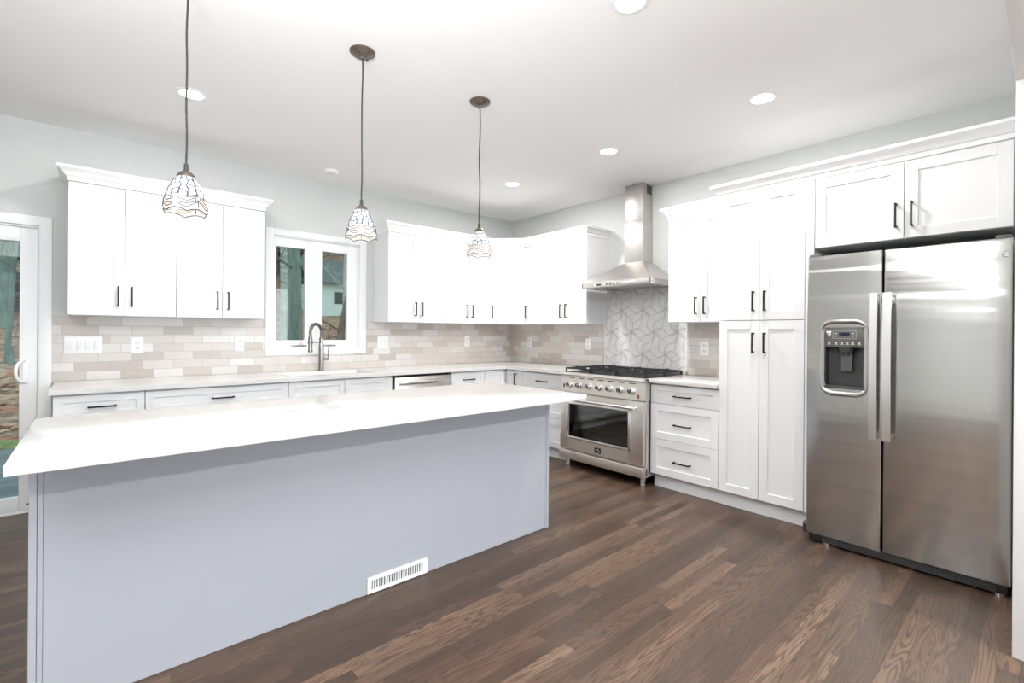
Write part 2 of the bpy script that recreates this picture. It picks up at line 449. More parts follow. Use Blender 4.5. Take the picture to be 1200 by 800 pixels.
def ribbon(mb, pts, w, x=0.0, th=0.0005):
    """flat inlay strip on the plane x (points are (y, z))"""
    P = [Vector(p) for p in pts]; L = []; R = []
    for i, p in enumerate(P):
        t = (P[min(i+1, len(P)-1)]-P[max(i-1, 0)]).normalized(); n = Vector((-t.y, t.x))*w/2
        L.append((x, (p+n).x, (p+n).y)); R.append((x, (p-n).x, (p-n).y))
    n = len(P); mb.poly(L+R, [(i, i+1, n+i+1, n+i) for i in range(n-1)])

def build_shell():
    fl = MB().box(XL-0.15, 0.15, YB-0.15, 0.15, -0.10, 0.0).build('floor', FLOOR); struct(fl, 'dark stained oak strip floor', 'floor')
    ce = MB().box(XL-0.15, 0.15, YB-0.15, 0.15, ZC, ZC+0.10).build('ceiling', CEILP); struct(ce, 'flat white ceiling with recessed lights', 'ceiling')
    # window wall (y = 0 .. 0.15) with sliding door opening and window opening
    wx0, wx1, wz0, wz1 = -2.80, -2.00, 1.07, 2.085
    dx0, dx1, dz1 = -6.05, -4.252, 1.925
    w = MB()
    w.box(XL-0.15, dx0, 0, 0.15, 0, ZC); w.box(dx0, dx1, 0, 0.15, dz1, ZC); w.box(dx1, wx0, 0, 0.15, 0, ZC)
    w.box(wx0, wx1, 0, 0.15, 0, wz0); w.box(wx0, wx1, 0, 0.15, wz1, ZC); w.box(wx1, 0.15, 0, 0.15, 0, ZC)
    struct(w.build('wall_back', WALLP), 'light grey wall with the window and sliding door', 'wall')
    struct(MB().box(0, 0.15, YB-0.15, 0, 0, ZC).build('wall_right', WALLP), 'light grey wall behind the range and refrigerator', 'wall')
    struct(MB().box(XL-0.15, XL, YB-0.15, 0, 0, ZC).build('wall_left', WALLP), 'light grey side wall left of the sliding door', 'wall')
    # partition: stub beside the refrigerator, header over the cased opening
    f = MB(); f.box(-1.31, 0, YF-0.17, YF-0.003, 0, ZC); f.box(XL, -1.31, YF-0.17, YF-0.003, 2.225, ZC)
    struct(f.build('wall_front', WALLP), 'short wall stub and header right of the refrigerator', 'wall')
    j = MB(); j.box(-1.326, -1.31, YF-0.185, YF+0.003, 0, 2.21, 0.002); j.box(XL, -1.31, YF-0.185, YF+0.003, 2.205, 2.225, 0.002)
    struct(j.build('trim_1', TRIMW), 'white jamb lining at the right edge beside the refrigerator', 'trim')
    # back wall of the adjoining room, behind the photographer, with two windows
    b = MB(); y0, y1 = YB-0.15, YB
    b.box(XL, -6.1, y0, y1, 0, ZC); b.box(-6.1, -3.1, y0, y1, 0, 0.35); b.box(-6.1, -3.1, y0, y1, 2.35, ZC)
    b.box(-3.1, -2.7, y0, y1, 0, ZC); b.box(-2.7, 0.0, y0, y1, 0, 0.35); b.box(-2.7, 0.0, y0, y1, 2.35, ZC)
    struct(b.build('wall_rear', WALLP), 'far wall of the adjoining room', 'wall')
    # tiled backsplash
    t = MB()
    t.box(-4.192, -2.857, -0.009, -0.0005, CT, UB+0.01); t.box(-2.857, -1.939, -0.009, -0.0005, CT, 1.011); t.box(-1.939, -0.009, -0.009, -0.0005, CT, UB+0.01)
    struct(t.build('tile_backsplash', TILE), 'beige and white subway tile on the window wall', 'backsplash')
    t = MB(); t.box(-0.009, -0.0005, -1.474, -0.0005, CT, UB+0.01)
    struct(t.build('tile_backsplash', TILE), 'beige and white subway tile between corner and range', 'backsplash')
    t = MB(); t.box(-0.009, -0.0005, -2.955, -2.380, CT, UB+0.01)
    struct(t.build('tile_backsplash', TILE), 'beige subway tile right of the range', 'backsplash')
    t = MB(); t.box(-0.010, -0.0005, -2.379, -1.475, 0.80, 1.66)
    pan = struct(t.build('mosaic_backsplash', MARBLE), 'white marble mosaic panel of curved petals behind the range', 'backsplash')
    # petals: star lattice joined by S curves, and fine joints
    A = 0.2435; H = 0.2105; rows = [1.0365 + H*k for k in range(-2, 5)]
    pts = {}
    for ri, z in enumerate(rows):
        off = -1.6795 + (A/2 if ri % 2 else 0.0)
        for c in range(-5, 6): pts[(ri, c)] = Vector((off - A*c, z))
    thick = MB(); thin = MB()
    ymin, ymax, zmin, zmax = -2.377, -1.477, 0.80, 1.658
    def clip(curve):
        out = []; cur = []
        for q in curve:
            if ymin < q[0] < ymax and zmin < q[1] < zmax: cur.append(q)
            else:
                if len(cur) > 1: out.append(cur)
                cur = []
        if len(cur) > 1: out.append(cur)
        return out
    lst = list(pts.values())
    for i, p in enumerate(lst):
        for q in lst[i+1:]:
            d = q-p
            if abs(d.length-A) > 0.012: continue
            n = Vector((-d.y, d.x)).normalized()
            def cv(amp, s, kind):
                r = []
                for k in range(21):
                    tt = k/20
                    if kind == 'lens': o = amp*math.sin(PI*tt)**0.8 + s*math.sin(2*PI*tt)
                    else: o = s*math.sin(2*PI*tt)
                    r.append(tuple(p + d*tt + n*o))
                return r
            for c in clip(cv(0.052, 0.014, 'lens')): ribbon(thick, c, 0.0045, -0.0106)
            for c in clip(cv(-0.052, 0.014, 'lens')): ribbon(thin, c, 0.0025, -0.0104)
            for c in clip(cv(0, -0.034, 's')): ribbon(thick, c, 0.006, -0.0108)
    thick.build('grey_inlay', LINEM, pan, 0); thin.build('fine_joint', LINE2, pan, 0)
    tr = MB(); tr.box(-0.012, -0.001, -1.480, -1.474, CT, UB); tr.box(-0.012, -0.001, -2.383, -2.377, CT, UB)
    struct(tr.build('trim_2', TRIMW), 'thin white edge strips beside the marble mosaic', 'trim')
    # crown mouldings
    cp = [(0.0, DT+0.005), (0.006, DT+0.005), (0.006, DT+0.030), (0.016, DT+0.034), (0.020, DT+0.042), (0.030, DT+0.058), (0.046, DT+0.072), (0.052, DT+0.076), (0.052, CR), (0.0, CR)]
    def crown(k, path, lab):
        struct(MB().sweep(path, cp).build('trim_%d' % k, TRIMW, None, 20), lab, 'crown moulding')
    crown(3, [(-4.105, 0), (-4.105, -0.333), (-2.945, -0.333), (-2.945, 0)], 'white crown moulding on the cabinets left of the window')
    crown(4, [(-1.860, 0), (-1.860, -0.333), (-0.605, -0.333), (-0.333, -0.605), (-0.333, -1.500), (0, -1.500)], 'white crown moulding wrapping the corner cabinets')
    crown(5, [(0, -2.385), (-0.333, -2.385), (-0.333, -2.948)], 'white crown moulding on the cabinet right of the hood')
    crown(6, [(0, -2.955), (-0.613, -2.955), (-0.613, -4.437)], 'white crown moulding over pantry and refrigerator')
build_shell()

# ------------------------------------------------------------------ window and sliding door
def build_window():
    r = thing('window_1', 'white double casement window above the sink', 'window', (-2.40, 0, 1.07)); r['kind'] = 'structure'
    ox, oz = -2.40, 1.07
    def B(m, x0, x1, y0, y1, z0, z1, b=0.002): m.box(x0-ox, x1-ox, y0, y1, z0-oz, z1-oz, b)
    c = MB()
    B(c, -2.856, -2.793, -0.020, 0, 1.013, 2.134); B(c, -2.007, -1.940, -0.020, 0, 1.013, 2.134)
    B(c, -2.793, -2.007, -0.020, 0, 2.078, 2.134); B(c, -2.793, -2.007, -0.020, 0, 1.013, 1.074)
    c.build('casing', TRIMW, r)
    f = MB()
    B(f, -2.795, -2.782, 0.0, 0.13, 1.075, 2.08); B(f, -2.018, -2.005, 0.0, 0.13, 1.075, 2.08)
    B(f, -2.795, -2.005, 0.0, 0.13, 2.068, 2.082); B(f, -2.795, -2.005, 0.0, 0.13, 1.072, 1.088)
    B(f, -2.478, -2.422, 0.015, 0.13, 1.088, 2.068)
    f.build('frame', TRIMW, r)
    for x0, x1, px0, px1 in ((-2.781, -2.479, -2.762, -2.512), (-2.421, -2.019, -2.362, -2.118)):
        s = MB(); ya, yb = 0.020, 0.065
        B(s, x0, px0, ya, yb, 1.089, 2.067); B(s, px1, x1, ya, yb, 1.089, 2.067)
        B(s, px0, px1, ya, yb, 1.985, 2.067); B(s, px0, px1, ya, yb, 1.089, 1.146)
        so = s.build('sash', TRIMW, r)
        g = MB(); B(g, px0, px1, 0.040, 0.044, 1.146, 1.985, 0); g.build('glass_pane', GLASS, so, 0)
    for x0, x1 in ((-2.640, -2.505), (-2.345, -2.235)):
        h = MB(); B(h, x0, x1, -0.012, 0.004, 1.092, 1.103, 0.003); B(h, x0+0.045, x0+0.065, -0.006, 0.022, 1.088, 1.100, 0.002)
        h.build('crank_handle', FAUC, r)
build_window()

def build_door():
    r = thing('door_1', 'white sliding glass patio door at left', 'door', (-5.1, 0, 0)); r['kind'] = 'structure'
    ox = -5.1
    def B(m, x0, x1, y0, y1, z0, z1, b=0.002): m.box(x0-ox, x1-ox, y0, y1, z0, z1, b)
    c = MB(); B(c, -4.254, -4.192, -0.020, 0, 0, 1.990); B(c, -6.115, -6.048, -0.020, 0, 0, 1.990); B(c, -6.048, -4.254, -0.020, 0, 1.925, 1.990)
    c.build('casing', TRIMW, r)
    f = MB(); B(f, -4.262, -4.252, 0.0, 0.14, 0, 1.925); B(f, -6.05, -6.04, 0.0, 0.14, 0, 1.925); B(f, -6.04, -4.262, 0.0, 0.14, 1.912, 1.925); B(f, -6.04, -4.262, 0.0, 0.14, 0, 0.014)
    f.build('frame', TRIMW, r)
    for k, (x0, x1, ya) in enumerate(((-5.19, -4.263, 0.010), (-6.04, -5.11, 0.065))):
        s = MB(); yb = ya+0.045
        B(s, x0, x0+0.085, ya, yb, 0.016, 1.910, 0.004); B(s, x1-0.085, x1, ya, yb, 0.016, 1.910, 0.004)
        B(s, x0+0.085, x1-0.085, ya, yb, 1.815, 1.910, 0.004); B(s, x0+0.085, x1-0.085, ya, yb, 0.016, 0.110, 0.004)
        so = s.build('sliding_panel', TRIMW, r)
        g = MB(); B(g, x0+0.085, x1-0.085, ya+0.02, ya+0.024, 0.110, 1.815, 0); g.build('glass_pane', GLASS, so, 0)
        if k == 0:
            h = MB(); X = -4.318
            B(h, X-0.016, X+0.016, ya-0.008, ya, 0.862, 1.032, 0.004)
            pts = [(X-ox, ya-0.004, 0.880)] + [(X-ox-0.042*math.sin(a)**0.8, ya-0.004-0.055*math.sin(a)**0.8, 0.947-0.072*math.cos(a)) for a in [PI*i/12 for i in range(13)]] + [(X-ox, ya-0.004, 1.014)]
            h.tube(pts, 0.0095, 10); h.build('pull_handle', WHITEP, so)
    b = MB(); b.lathe([(0.008, 0), (0.008, -0.003), (0.0, -0.004)], 12, (-4.300-ox, 0.010, 0.055), 'y'); b.build('bolt_plug', DARKG, r)
build_door()

# ------------------------------------------------------------------ cabinets
def shaker(mb, x0, x1, z0, z1, yf, th=0.019, rail=0.057, rec=0.008):
    b = 0.0012
    mb.box(x0, x0+rail, yf, yf+th, z0, z1, b, 1); mb.box(x1-rail, x1, yf, yf+th, z0, z1, b, 1)
    mb.box(x0+rail-0.0005, x1-rail+0.0005, yf, yf+th, z1-rail, z1, b, 1); mb.box(x0+rail-0.0005, x1-rail+0.0005, yf, yf+th, z0, z0+rail, b, 1)
    mb.box(x0+rail-0.002, x1-rail+0.002, yf+rec, yf+th-0.002, z0+rail-0.002, z1-rail+0.002)

def pull(x, z, yf, vertical=True, L=0.138):
    mb = MB(); h = L/2; t = 0.0048; y0 = yf-0.034
    if vertical:
        mb.box(x-t, x+t, y0, y0+2*t, z-h, z+h, 0.001, 1)
        for s in (-1, 1): mb.box(x-t, x+t, y0+t, yf+0.002, z+s*(h-0.005)-t, z+s*(h-0.005)+t)
    else:
        mb.box(x-h, x+h, y0, y0+2*t, z-t, z+t, 0.001, 1)
        for s in (-1, 1): mb.box(x+s*(h-0.005)-t, x+s*(h-0.005)+t, y0+t, yf+0.002, z-t, z+t)
    return mb

def cabinet(name, label, cat, origin, rz, w, d, z0, z1, fronts, toe=0.0, group=None, shell=None):
    """origin: plan point of the left back corner seen from the front; fronts: (part, x0, x1, z0, z1, handle, rail)"""
    r = thing(name, label, cat, (origin[0], origin[1], 0 if toe or z0 < 0.2 else z0), rz, group)
    zb = r.location.z
    b = MB(); b.box(0.001, w-0.001, -(d-0.0205), -0.002, z0-zb, z1-zb, 0.001, 1); b.build('body', CABW, r)
    if toe:
        k = MB(); k.box(0.0, w, -(d-0.066), -0.01, 0.0, z0-zb-0.001); k.build('toe_kick', CABW, r)
    for part, x0, x1, a0, a1, hd, rail in fronts:
        mb = MB(); shaker(mb, x0+0.0016, x1-0.0016, a0-zb+0.0016, a1-zb-0.0016, -d, rail=rail)
        fo = mb.build(part, CABW, r)
        if hd: pull(hd[0], hd[1]-zb, -d, hd[2]).build('handle', BLACK, fo)
    return r
V, Hh = True, False
G_UP = 'white shaker wall cabinets'; G_BASE = 'white shaker base cabinets'
def upper(label, origin, rz, w, doors, d=0.33):
    return cabinet('wall_cabinet', label, 'cabinet', origin, rz, w, d, UB, DT+0.004, doors, 0, G_UP)
def pair(w, gap=0.036, zc=1.457):
    m = w/2; return [('door', 0, m, UB, DT, (m-gap, zc, V), 0.057), ('door', m, w, UB, DT, (m+gap, zc, V), 0.057)]
upper('white two-door wall cabinet over the four-gang switch plate', (-4.105, 0), 0, 0.579, pair(0.579))
upper('white two-door wall cabinet with its right end beside the window', (-3.525, 0), 0, 0.580, pair(0.580))
upper('white two-door wall cabinet immediately right of the window', (-1.860, 0), 0, 0.658, pair(0.658))
upper('white two-door wall cabinet between window-side pair and diagonal corner cabinet', (-1.201, 0), 0, 0.595, pair(0.595))
RW = -PI/2
upper('narrow single-door wall cabinet right of the diagonal corner cabinet', (0, -0.606), RW, 0.295, [('door', 0, 0.295, UB, DT, (0.036, 1.457, V), 0.057)])
upper('white two-door wall cabinet directly left of the hood', (0, -0.902), RW, 0.597, pair(0.597))
upper('white two-door wall cabinet between the hood and the tall pantry', (0, -2.386), RW, 0.564, [('door', 0, 0.282, UB, DT, (0.250, 1.457, V), 0.057), ('door', 0.282, 0.564, UB, DT, (0.322, 1.457, V), 0.057)])
# diagonal corner wall cabinet
def diag():
    r = thing('corner_wall_cabinet', 'single-door wall cabinet set diagonally in the corner', 'cabinet', (0, 0, UB), 0, G_UP)
    s = 0.019/math.sqrt(2)*1.02
    b = MB(); b.prism([(-0.002, -0.002), (-0.604, -0.002), (-0.604, -0.318), (-0.318, -0.604), (-0.002, -0.604)], 0, DT+0.004-UB); b.build('body', CABW, r)
    d = MB(); w = 0.270*math.sqrt(2)-0.012
    shaker(d, 0.002, w-0.002, 0.0016, DT-UB-0.0016, -0.0215)
    do = d.build('door', CABW, r); do.location = (-0.6045+0.004, -0.3175-0.004, 0); do.rotation_euler = (0, 0, -PI/4)
    pull(0.033, 1.457-UB, -0.0215, V).build('handle', BLACK, do)
diag()

# base cabinets, window wall
def base(label, origin, rz, w, fronts, nm='base_cabinet'):
    return cabinet(nm, label, 'cabinet', origin, rz, w, 0.61, 0.114, SL-0.001, fronts, 0.114, G_BASE)
Z1, Z2, Z3, ZT = 0.678, 0.396, 0.114, 0.828
base('narrow drawer base cabinet at the left end, beside the sliding door', (-4.158, 0), 0, 0.437, [('drawer', 0, 0.437, Z1, ZT, (0.225, 0.752, Hh), 0.045), ('door', 0, 0.437, Z3, Z1, (0.40, 0.58, V), 0.057)])
base('wide drawer base cabinet left of the sink', (-3.720, 0), 0, 0.885, [('drawer', 0, 0.885, Z1, ZT, (0.442, 0.752, Hh), 0.045), ('drawer', 0, 0.885, Z2, Z1, (0.442, 0.53, Hh), 0.057), ('drawer', 0, 0.885, Z3, Z2, (0.442, 0.25, Hh), 0.057)])
base('sink base cabinet with two plain false fronts under the faucet', (-2.834, 0), 0, 0.880, [('false_front', 0, 0.444, Z1, ZT, None, 0.045), ('false_front', 0.444, 0.880, Z1, ZT, None, 0.045), ('door', 0, 0.444, Z3, Z1, (0.41, 0.58, V), 0.057), ('door', 0.444, 0.880, Z3, Z1, (0.478, 0.58, V), 0.057)])
base('base cabinet with one drawer just right of the dishwasher', (-1.316, 0), 0, 0.414, [('drawer', 0, 0.414, Z1, ZT, (0.205, 0.752, Hh), 0.045), ('door', 0, 0.414, Z3, Z1, (0.04, 0.58, V), 0.057)])
def corner_base():
    r = thing('corner_base_cabinet', 'base cabinet filling the inside corner, its narrow door with a vertical handle', 'cabinet', (0, 0, 0), 0, G_BASE)
    b = MB(); b.prism([(-0.002, -0.002), (-0.900, -0.002), (-0.900, -0.590), (-0.590, -0.590), (-0.590, -0.870), (-0.002, -0.870)], 0.114, SL-0.001); b.build('body', CABW, r)
    k = MB(); k.prism([(-0.01, -0.01), (-0.900, -0.01), (-0.900, -0.544), (-0.544, -0.544), (-0.544, -0.870), (-0.01, -0.870)], 0, 0.113); k.build('toe_kick', CABW, r)
    d = MB(); shaker(d, -0.899, -0.634, Z3, ZT, -0.610, rail=0.050); d.build('door', CABW, r)
    d = MB(); shaker(d, 0.634, 0.868, Z3, ZT, -0.610, rail=0.050); do = d.build('door', CABW, r); do.rotation_euler = (0, 0, RW)
    pull(0.780, 0.735, -0.610, V, 0.13).build('handle', BLACK, do)
corner_base()
DR3 = lambda w: [('drawer', 0, w, Z1, ZT, (w/2, 0.748, Hh), 0.045), ('drawer', 0, w, Z2, Z1, (w/2, 0.527, Hh), 0.057), ('drawer', 0, w, Z3, Z2, (w/2, 0.240, Hh), 0.057)]
base('three-drawer base cabinet left of the range, half hidden by the island', (0, -0.872), RW, 0.600, DR3(0.600), 'drawer_cabinet')
base('three-drawer base cabinet between the range and the pantry', (0, -2.402), RW, 0.554, DR3(0.554), 'drawer_cabinet')
# pantry and cabinet over the refrigerator
def pantry():
    r = thing('pantry_cabinet', 'tall white four-door pantry cabinet left of the refrigerator', 'cabinet', (0, -2.957, 0), RW)
    w = 0.545; d = 0.613
    b = MB(); b.box(0.001, w+0.050, -(d-0.0205), -0.002, 0.114, DT+0.004, 0.001, 1); b.build('body', CABW, r)
    b = MB(); b.box(w+0.002, w+0.050, -d, -(d-0.020), 0.114, DT+0.002, 0.001, 1); b.build('filler_strip', CABW, r)
    k = MB(); k.box(0, w+0.050, -(d-0.066), -0.01, 0, 0.113); k.build('toe_kick', CABW, r)
    m = w/2
    for x0, x1, hx in ((0, m, m-0.035), (m, w, m+0.038)):
        mb = MB(); shaker(mb, x0+0.0016, x1-0.0016, 0.1156, 1.321, -d); o = mb.build('door', CABW, r); pull(hx, 1.173, -d, V, 0.135).build('handle', BLACK, o)
        mb = MB(); shaker(mb, x0+0.0016, x1-0.0016, 1.326, DT-0.0016, -d); o = mb.build('door', CABW, r); pull(hx, 1.453, -d, V, 0.135).build('handle', BLACK, o)
pantry()
def overfridge():
    r = thing('over_refrigerator_cabinet', 'white two-door cabinet above the stainless refrigerator', 'cabinet', (0, -3.556, 1.765), RW)
    w = 0.850; d = 0.613; h = DT-1.765
    b = MB(); b.box(0.0, w, -(d-0.0205), -0.002, 0.0, h+0.004, 0.001, 1); b.build('body', CABW, r)
    m = 0.432
    for x0, x1, hx in ((0, m, m-0.034), (m, w, m+0.034)):
        mb = MB(); shaker(mb, x0+0.0016, x1-0.0016, 0.0016, h-0.0016, -d); o = mb.build('door', CABW, r); pull(hx, 0.130, -d, V, 0.135).build('handle', BLACK, o)
overfridge()
p = MB(); p.box(-0.600, -0.002, -4.436, -4.414, 0.0, DT+0.004, 0.001, 1)
tag(p.build('end_panel', CABW), 'tall white panel between the refrigerator and the right wall stub', 'panel')

# ------------------------------------------------------------------ worktops
w = MB(); hx0, hx1, hy0, hy1 = -2.790, -2.090, -0.520, -0.150
w.box(-4.172, hx0, -0.646, -0.010, SL, CT); w.box(hx0, hx1, -0.646, hy0, SL, CT); w.box(hx0, hx1, hy1, -0.010, SL, CT)
w.box(hx1, -0.010, -0.646, -0.010, SL, CT); w.box(-0.646, -0.011, -1.478, -0.646, SL, CT)
tag(w.build('countertop', QUARTZ), 'L-shaped white quartz countertop under the window and corner', 'countertop')
w = MB(); w.box(-0.646, -0.011, -2.955, -2.404, SL, CT, 0.002)
tag(w.build('countertop', QUARTZ), 'short white quartz countertop between range and pantry', 'countertop')

# ------------------------------------------------------------------ sink and faucet
s = MB(); t = 0.004; zb = SL-0.21
a0, a1, b0, b1 = hx0-0.008, hx1+0.008, hy0-0.008, hy1+0.008
s.box(a0, a1, b0, b1, zb, zb+t); s.box(a0, a0+t, b0, b1, zb, SL-0.002); s.box(a1-t, a1, b0, b1, zb, SL-0.002)
s.box(a0, a1, b0, b0+t, zb, SL-0.002); s.box(a0, a1, b1-t, b1, zb, SL-0.002)
so = thing('sink', 'undermount stainless sink sunk in the window-wall countertop', 'sink', (0, 0, 0))
s.build('basin', FAUC, so); MB().lathe([(0.045, 0), (0.045, 0.004), (0.03, 0.005), (0.0, 0.003)], 20, (-2.44, -0.33, zb+t)).build('drain', CHROME, so)
def faucet():
    r = thing('faucet', 'tall gunmetal spring-neck faucet standing behind the sink', 'faucet', (-2.405, -0.095, CT))
    MB().lathe([(0.028, 0), (0.028, 0.006), (0.024, 0.010), (0, 0.010)], 20).build('base_flange', FAUC, r)
    MB().lathe([(0.0225, 0.008), (0.0225, 0.235), (0.0195, 0.245), (0.0195, 0.300), (0.0, 0.300)], 20).build('body', FAUC, r)
    dx, dy = -0.84, -0.54; R = 0.073
    arc = [(0, 0, 0.295), (0, 0, 0.345)] + [(dx*R*(1-math.cos(a)), dy*R*(1-math.cos(a)), 0.352+R*math.sin(a)) for a in [PI*i/16 for i in range(17)]] + [(dx*2*R, dy*2*R, 0.31)]
    MB().tube(arc, 0.0095, 10).build('hose', FAUC, r)
    # spring coil around the hose
    P = [Vector(q) for q in arc]; seg = [0]
    for a, b in zip(P, P[1:]): seg.append(seg[-1]+(b-a).length)
    def at(sv):
        for i in range(len(P)-1):
            if sv <= seg[i+1] or i == len(P)-2:
                tt = (sv-seg[i])/(seg[i+1]-seg[i]); return P[i].lerp(P[i+1], tt), (P[i+1]-P[i]).normalized()
    side = Vector((dy, -dx, 0)).normalized(); turns = 34; coil = []
    for k in range(turns*8+1):
        q, tg = at(seg[-1]*k/(turns*8)); n = tg.cross(side).normalized(); an = 2*PI*k/8
        coil.append(q + side*math.cos(an)*0.0135 + n*math.sin(an)*0.0135)
    MB().tube(coil, 0.0024, 5).build('spring', FAUC, r)
    sx, sy = dx*2*R, dy*2*R
    MB().lathe([(0.0, 0.315), (0.014, 0.315), (0.0185, 0.300), (0.0185, 0.195), (0.021, 0.188), (0.021, 0.172), (0, 0.172)], 18, (sx, sy, 0)).build('spray_head', FAUC, r)
    m = MB(); m.tube([(0, 0, 0.262), (sx*0.85, sy*0.85, 0.262)], 0.006, 8); m.lathe([(0.023, 0.250), (0.023, 0.270)], 16, (sx, sy, 0)); m.build('holder_arm', FAUC, r)
    m = MB(); m.tube([(0.015, 0, 0.105), (0.070, 0, 0.105)], 0.012, 12); m.tube([(0.064, 0, 0.100), (0.066, 0.0, 0.190), (0.070, 0, 0.215)], 0.006, 8, 0.0045); m.build('lever', FAUC, r)
faucet()

# ------------------------------------------------------------------ dishwasher
def dishwasher():
    r = thing('dishwasher', 'stainless dishwasher under the countertop right of the sink', 'dishwasher', (-1.952, 0, 0))
    MB().box(0.004, 0.630, -0.560, -0.02, 0.10, SL-0.003).build('body', BLACKP, r)
    MB().box(0.030, 0.632, -0.600, -0.560, 0.12, 0.812, 0.003).build('door_panel', STEEL, r)
    h = MB(); h.box(0.065, 0.615, -0.650, -0.628, 0.745, 0.785, 0.006); h.box(0.075, 0.100, -0.630, -0.598, 0.752, 0.778); h.box(0.580, 0.605, -0.630, -0.598, 0.752, 0.778)
    h.build('handle', STEELP, r)
    MB().box(0.02, 0.615, -0.555, -0.50, 0.0, 0.10).build('toe_kick', BLACKP, r)
dishwasher()

# ------------------------------------------------------------------ island
def island():
    r = thing('kitchen_island', 'long pale grey panelled island base under the white slab', 'island', (-2.965, -2.13, 0))
    ox, oy = -2.965, -2.13
    x0, x1, yf, yb = -4.125, -1.805, -2.427, -1.870
    def B(m, a, b, c, d, e, f, bv=0.0015): m.box(a-ox, b-ox, c-oy, d-oy, e, f, bv, 1)
    m = MB(); B(m, x0+0.02, x1-0.02, yf+0.006, yb, 0.0, SL-0.001); m.build('body', ISLP, r)
    m = MB(); B(m, x0+0.034, x1-0.020, yf, yf+0.006, 0.002, SL-0.001, 0); m.build('front_panel', ISLP, r)
    for a, b in ((x0, x0+0.019), (x1-0.019, x1)):
        m = MB(); B(m, a, b, yf-0.004, yb-0.005, 0.0, SL-0.001); m.build('end_panel', ISLP, r)
    for a, b in ((x0+0.020, x0+0.033), (x1-0.0295, x1-0.0195)):
        m = MB(); B(m, a, b, yf-0.0025, yf+0.004, 0.0, SL-0.002, 0.001); m.build('corner_stop', ISLP, r)
island()
t = MB(); t.box(-4.152, -1.792, -2.724, -1.825, SL, CT, 0.003)
tag(t.build('island_countertop', QUARTZ), 'large white quartz slab overhanging the kitchen island', 'countertop')
def grille():
    r = thing('vent_grille', 'white floor-level vent grille with vertical slats in the island panel', 'vent', (-2.852, -2.4275, 0.0))
    w, z0, z1 = 0.160, 0.004, 0.079
    MB().box(-w+0.012, w-0.012, -0.003, -0.0005, z0+0.01, z1-0.01).build('backing', BLACKP, r)
    m = MB(); m.box(-w, w, -0.009, 0, z1-0.016, z1, 0.0015); m.box(-w, w, -0.009, 0, z0, z0+0.016, 0.0015); m.box(-w, -w+0.020, -0.009, 0, z0+0.016, z1-0.016, 0.0); m.box(w-0.020, w, -0.009, 0, z0+0.016, z1-0.016, 0.0); m.build('frame', TRIMW, r)
    n = 22
    for k in range(n):
        x = -w+0.020 + (2*w-0.040)*(k+0.75)/n
        q = MB(); q.box(-0.0026, 0.0026, -0.0025, 0.0025, z0+0.015, z1-0.015); o = q.build('slat', TRIMW, r, 0); o.location = (x, -0.0055, 0); o.rotation_euler = (0, 0, 0.5)
grille()

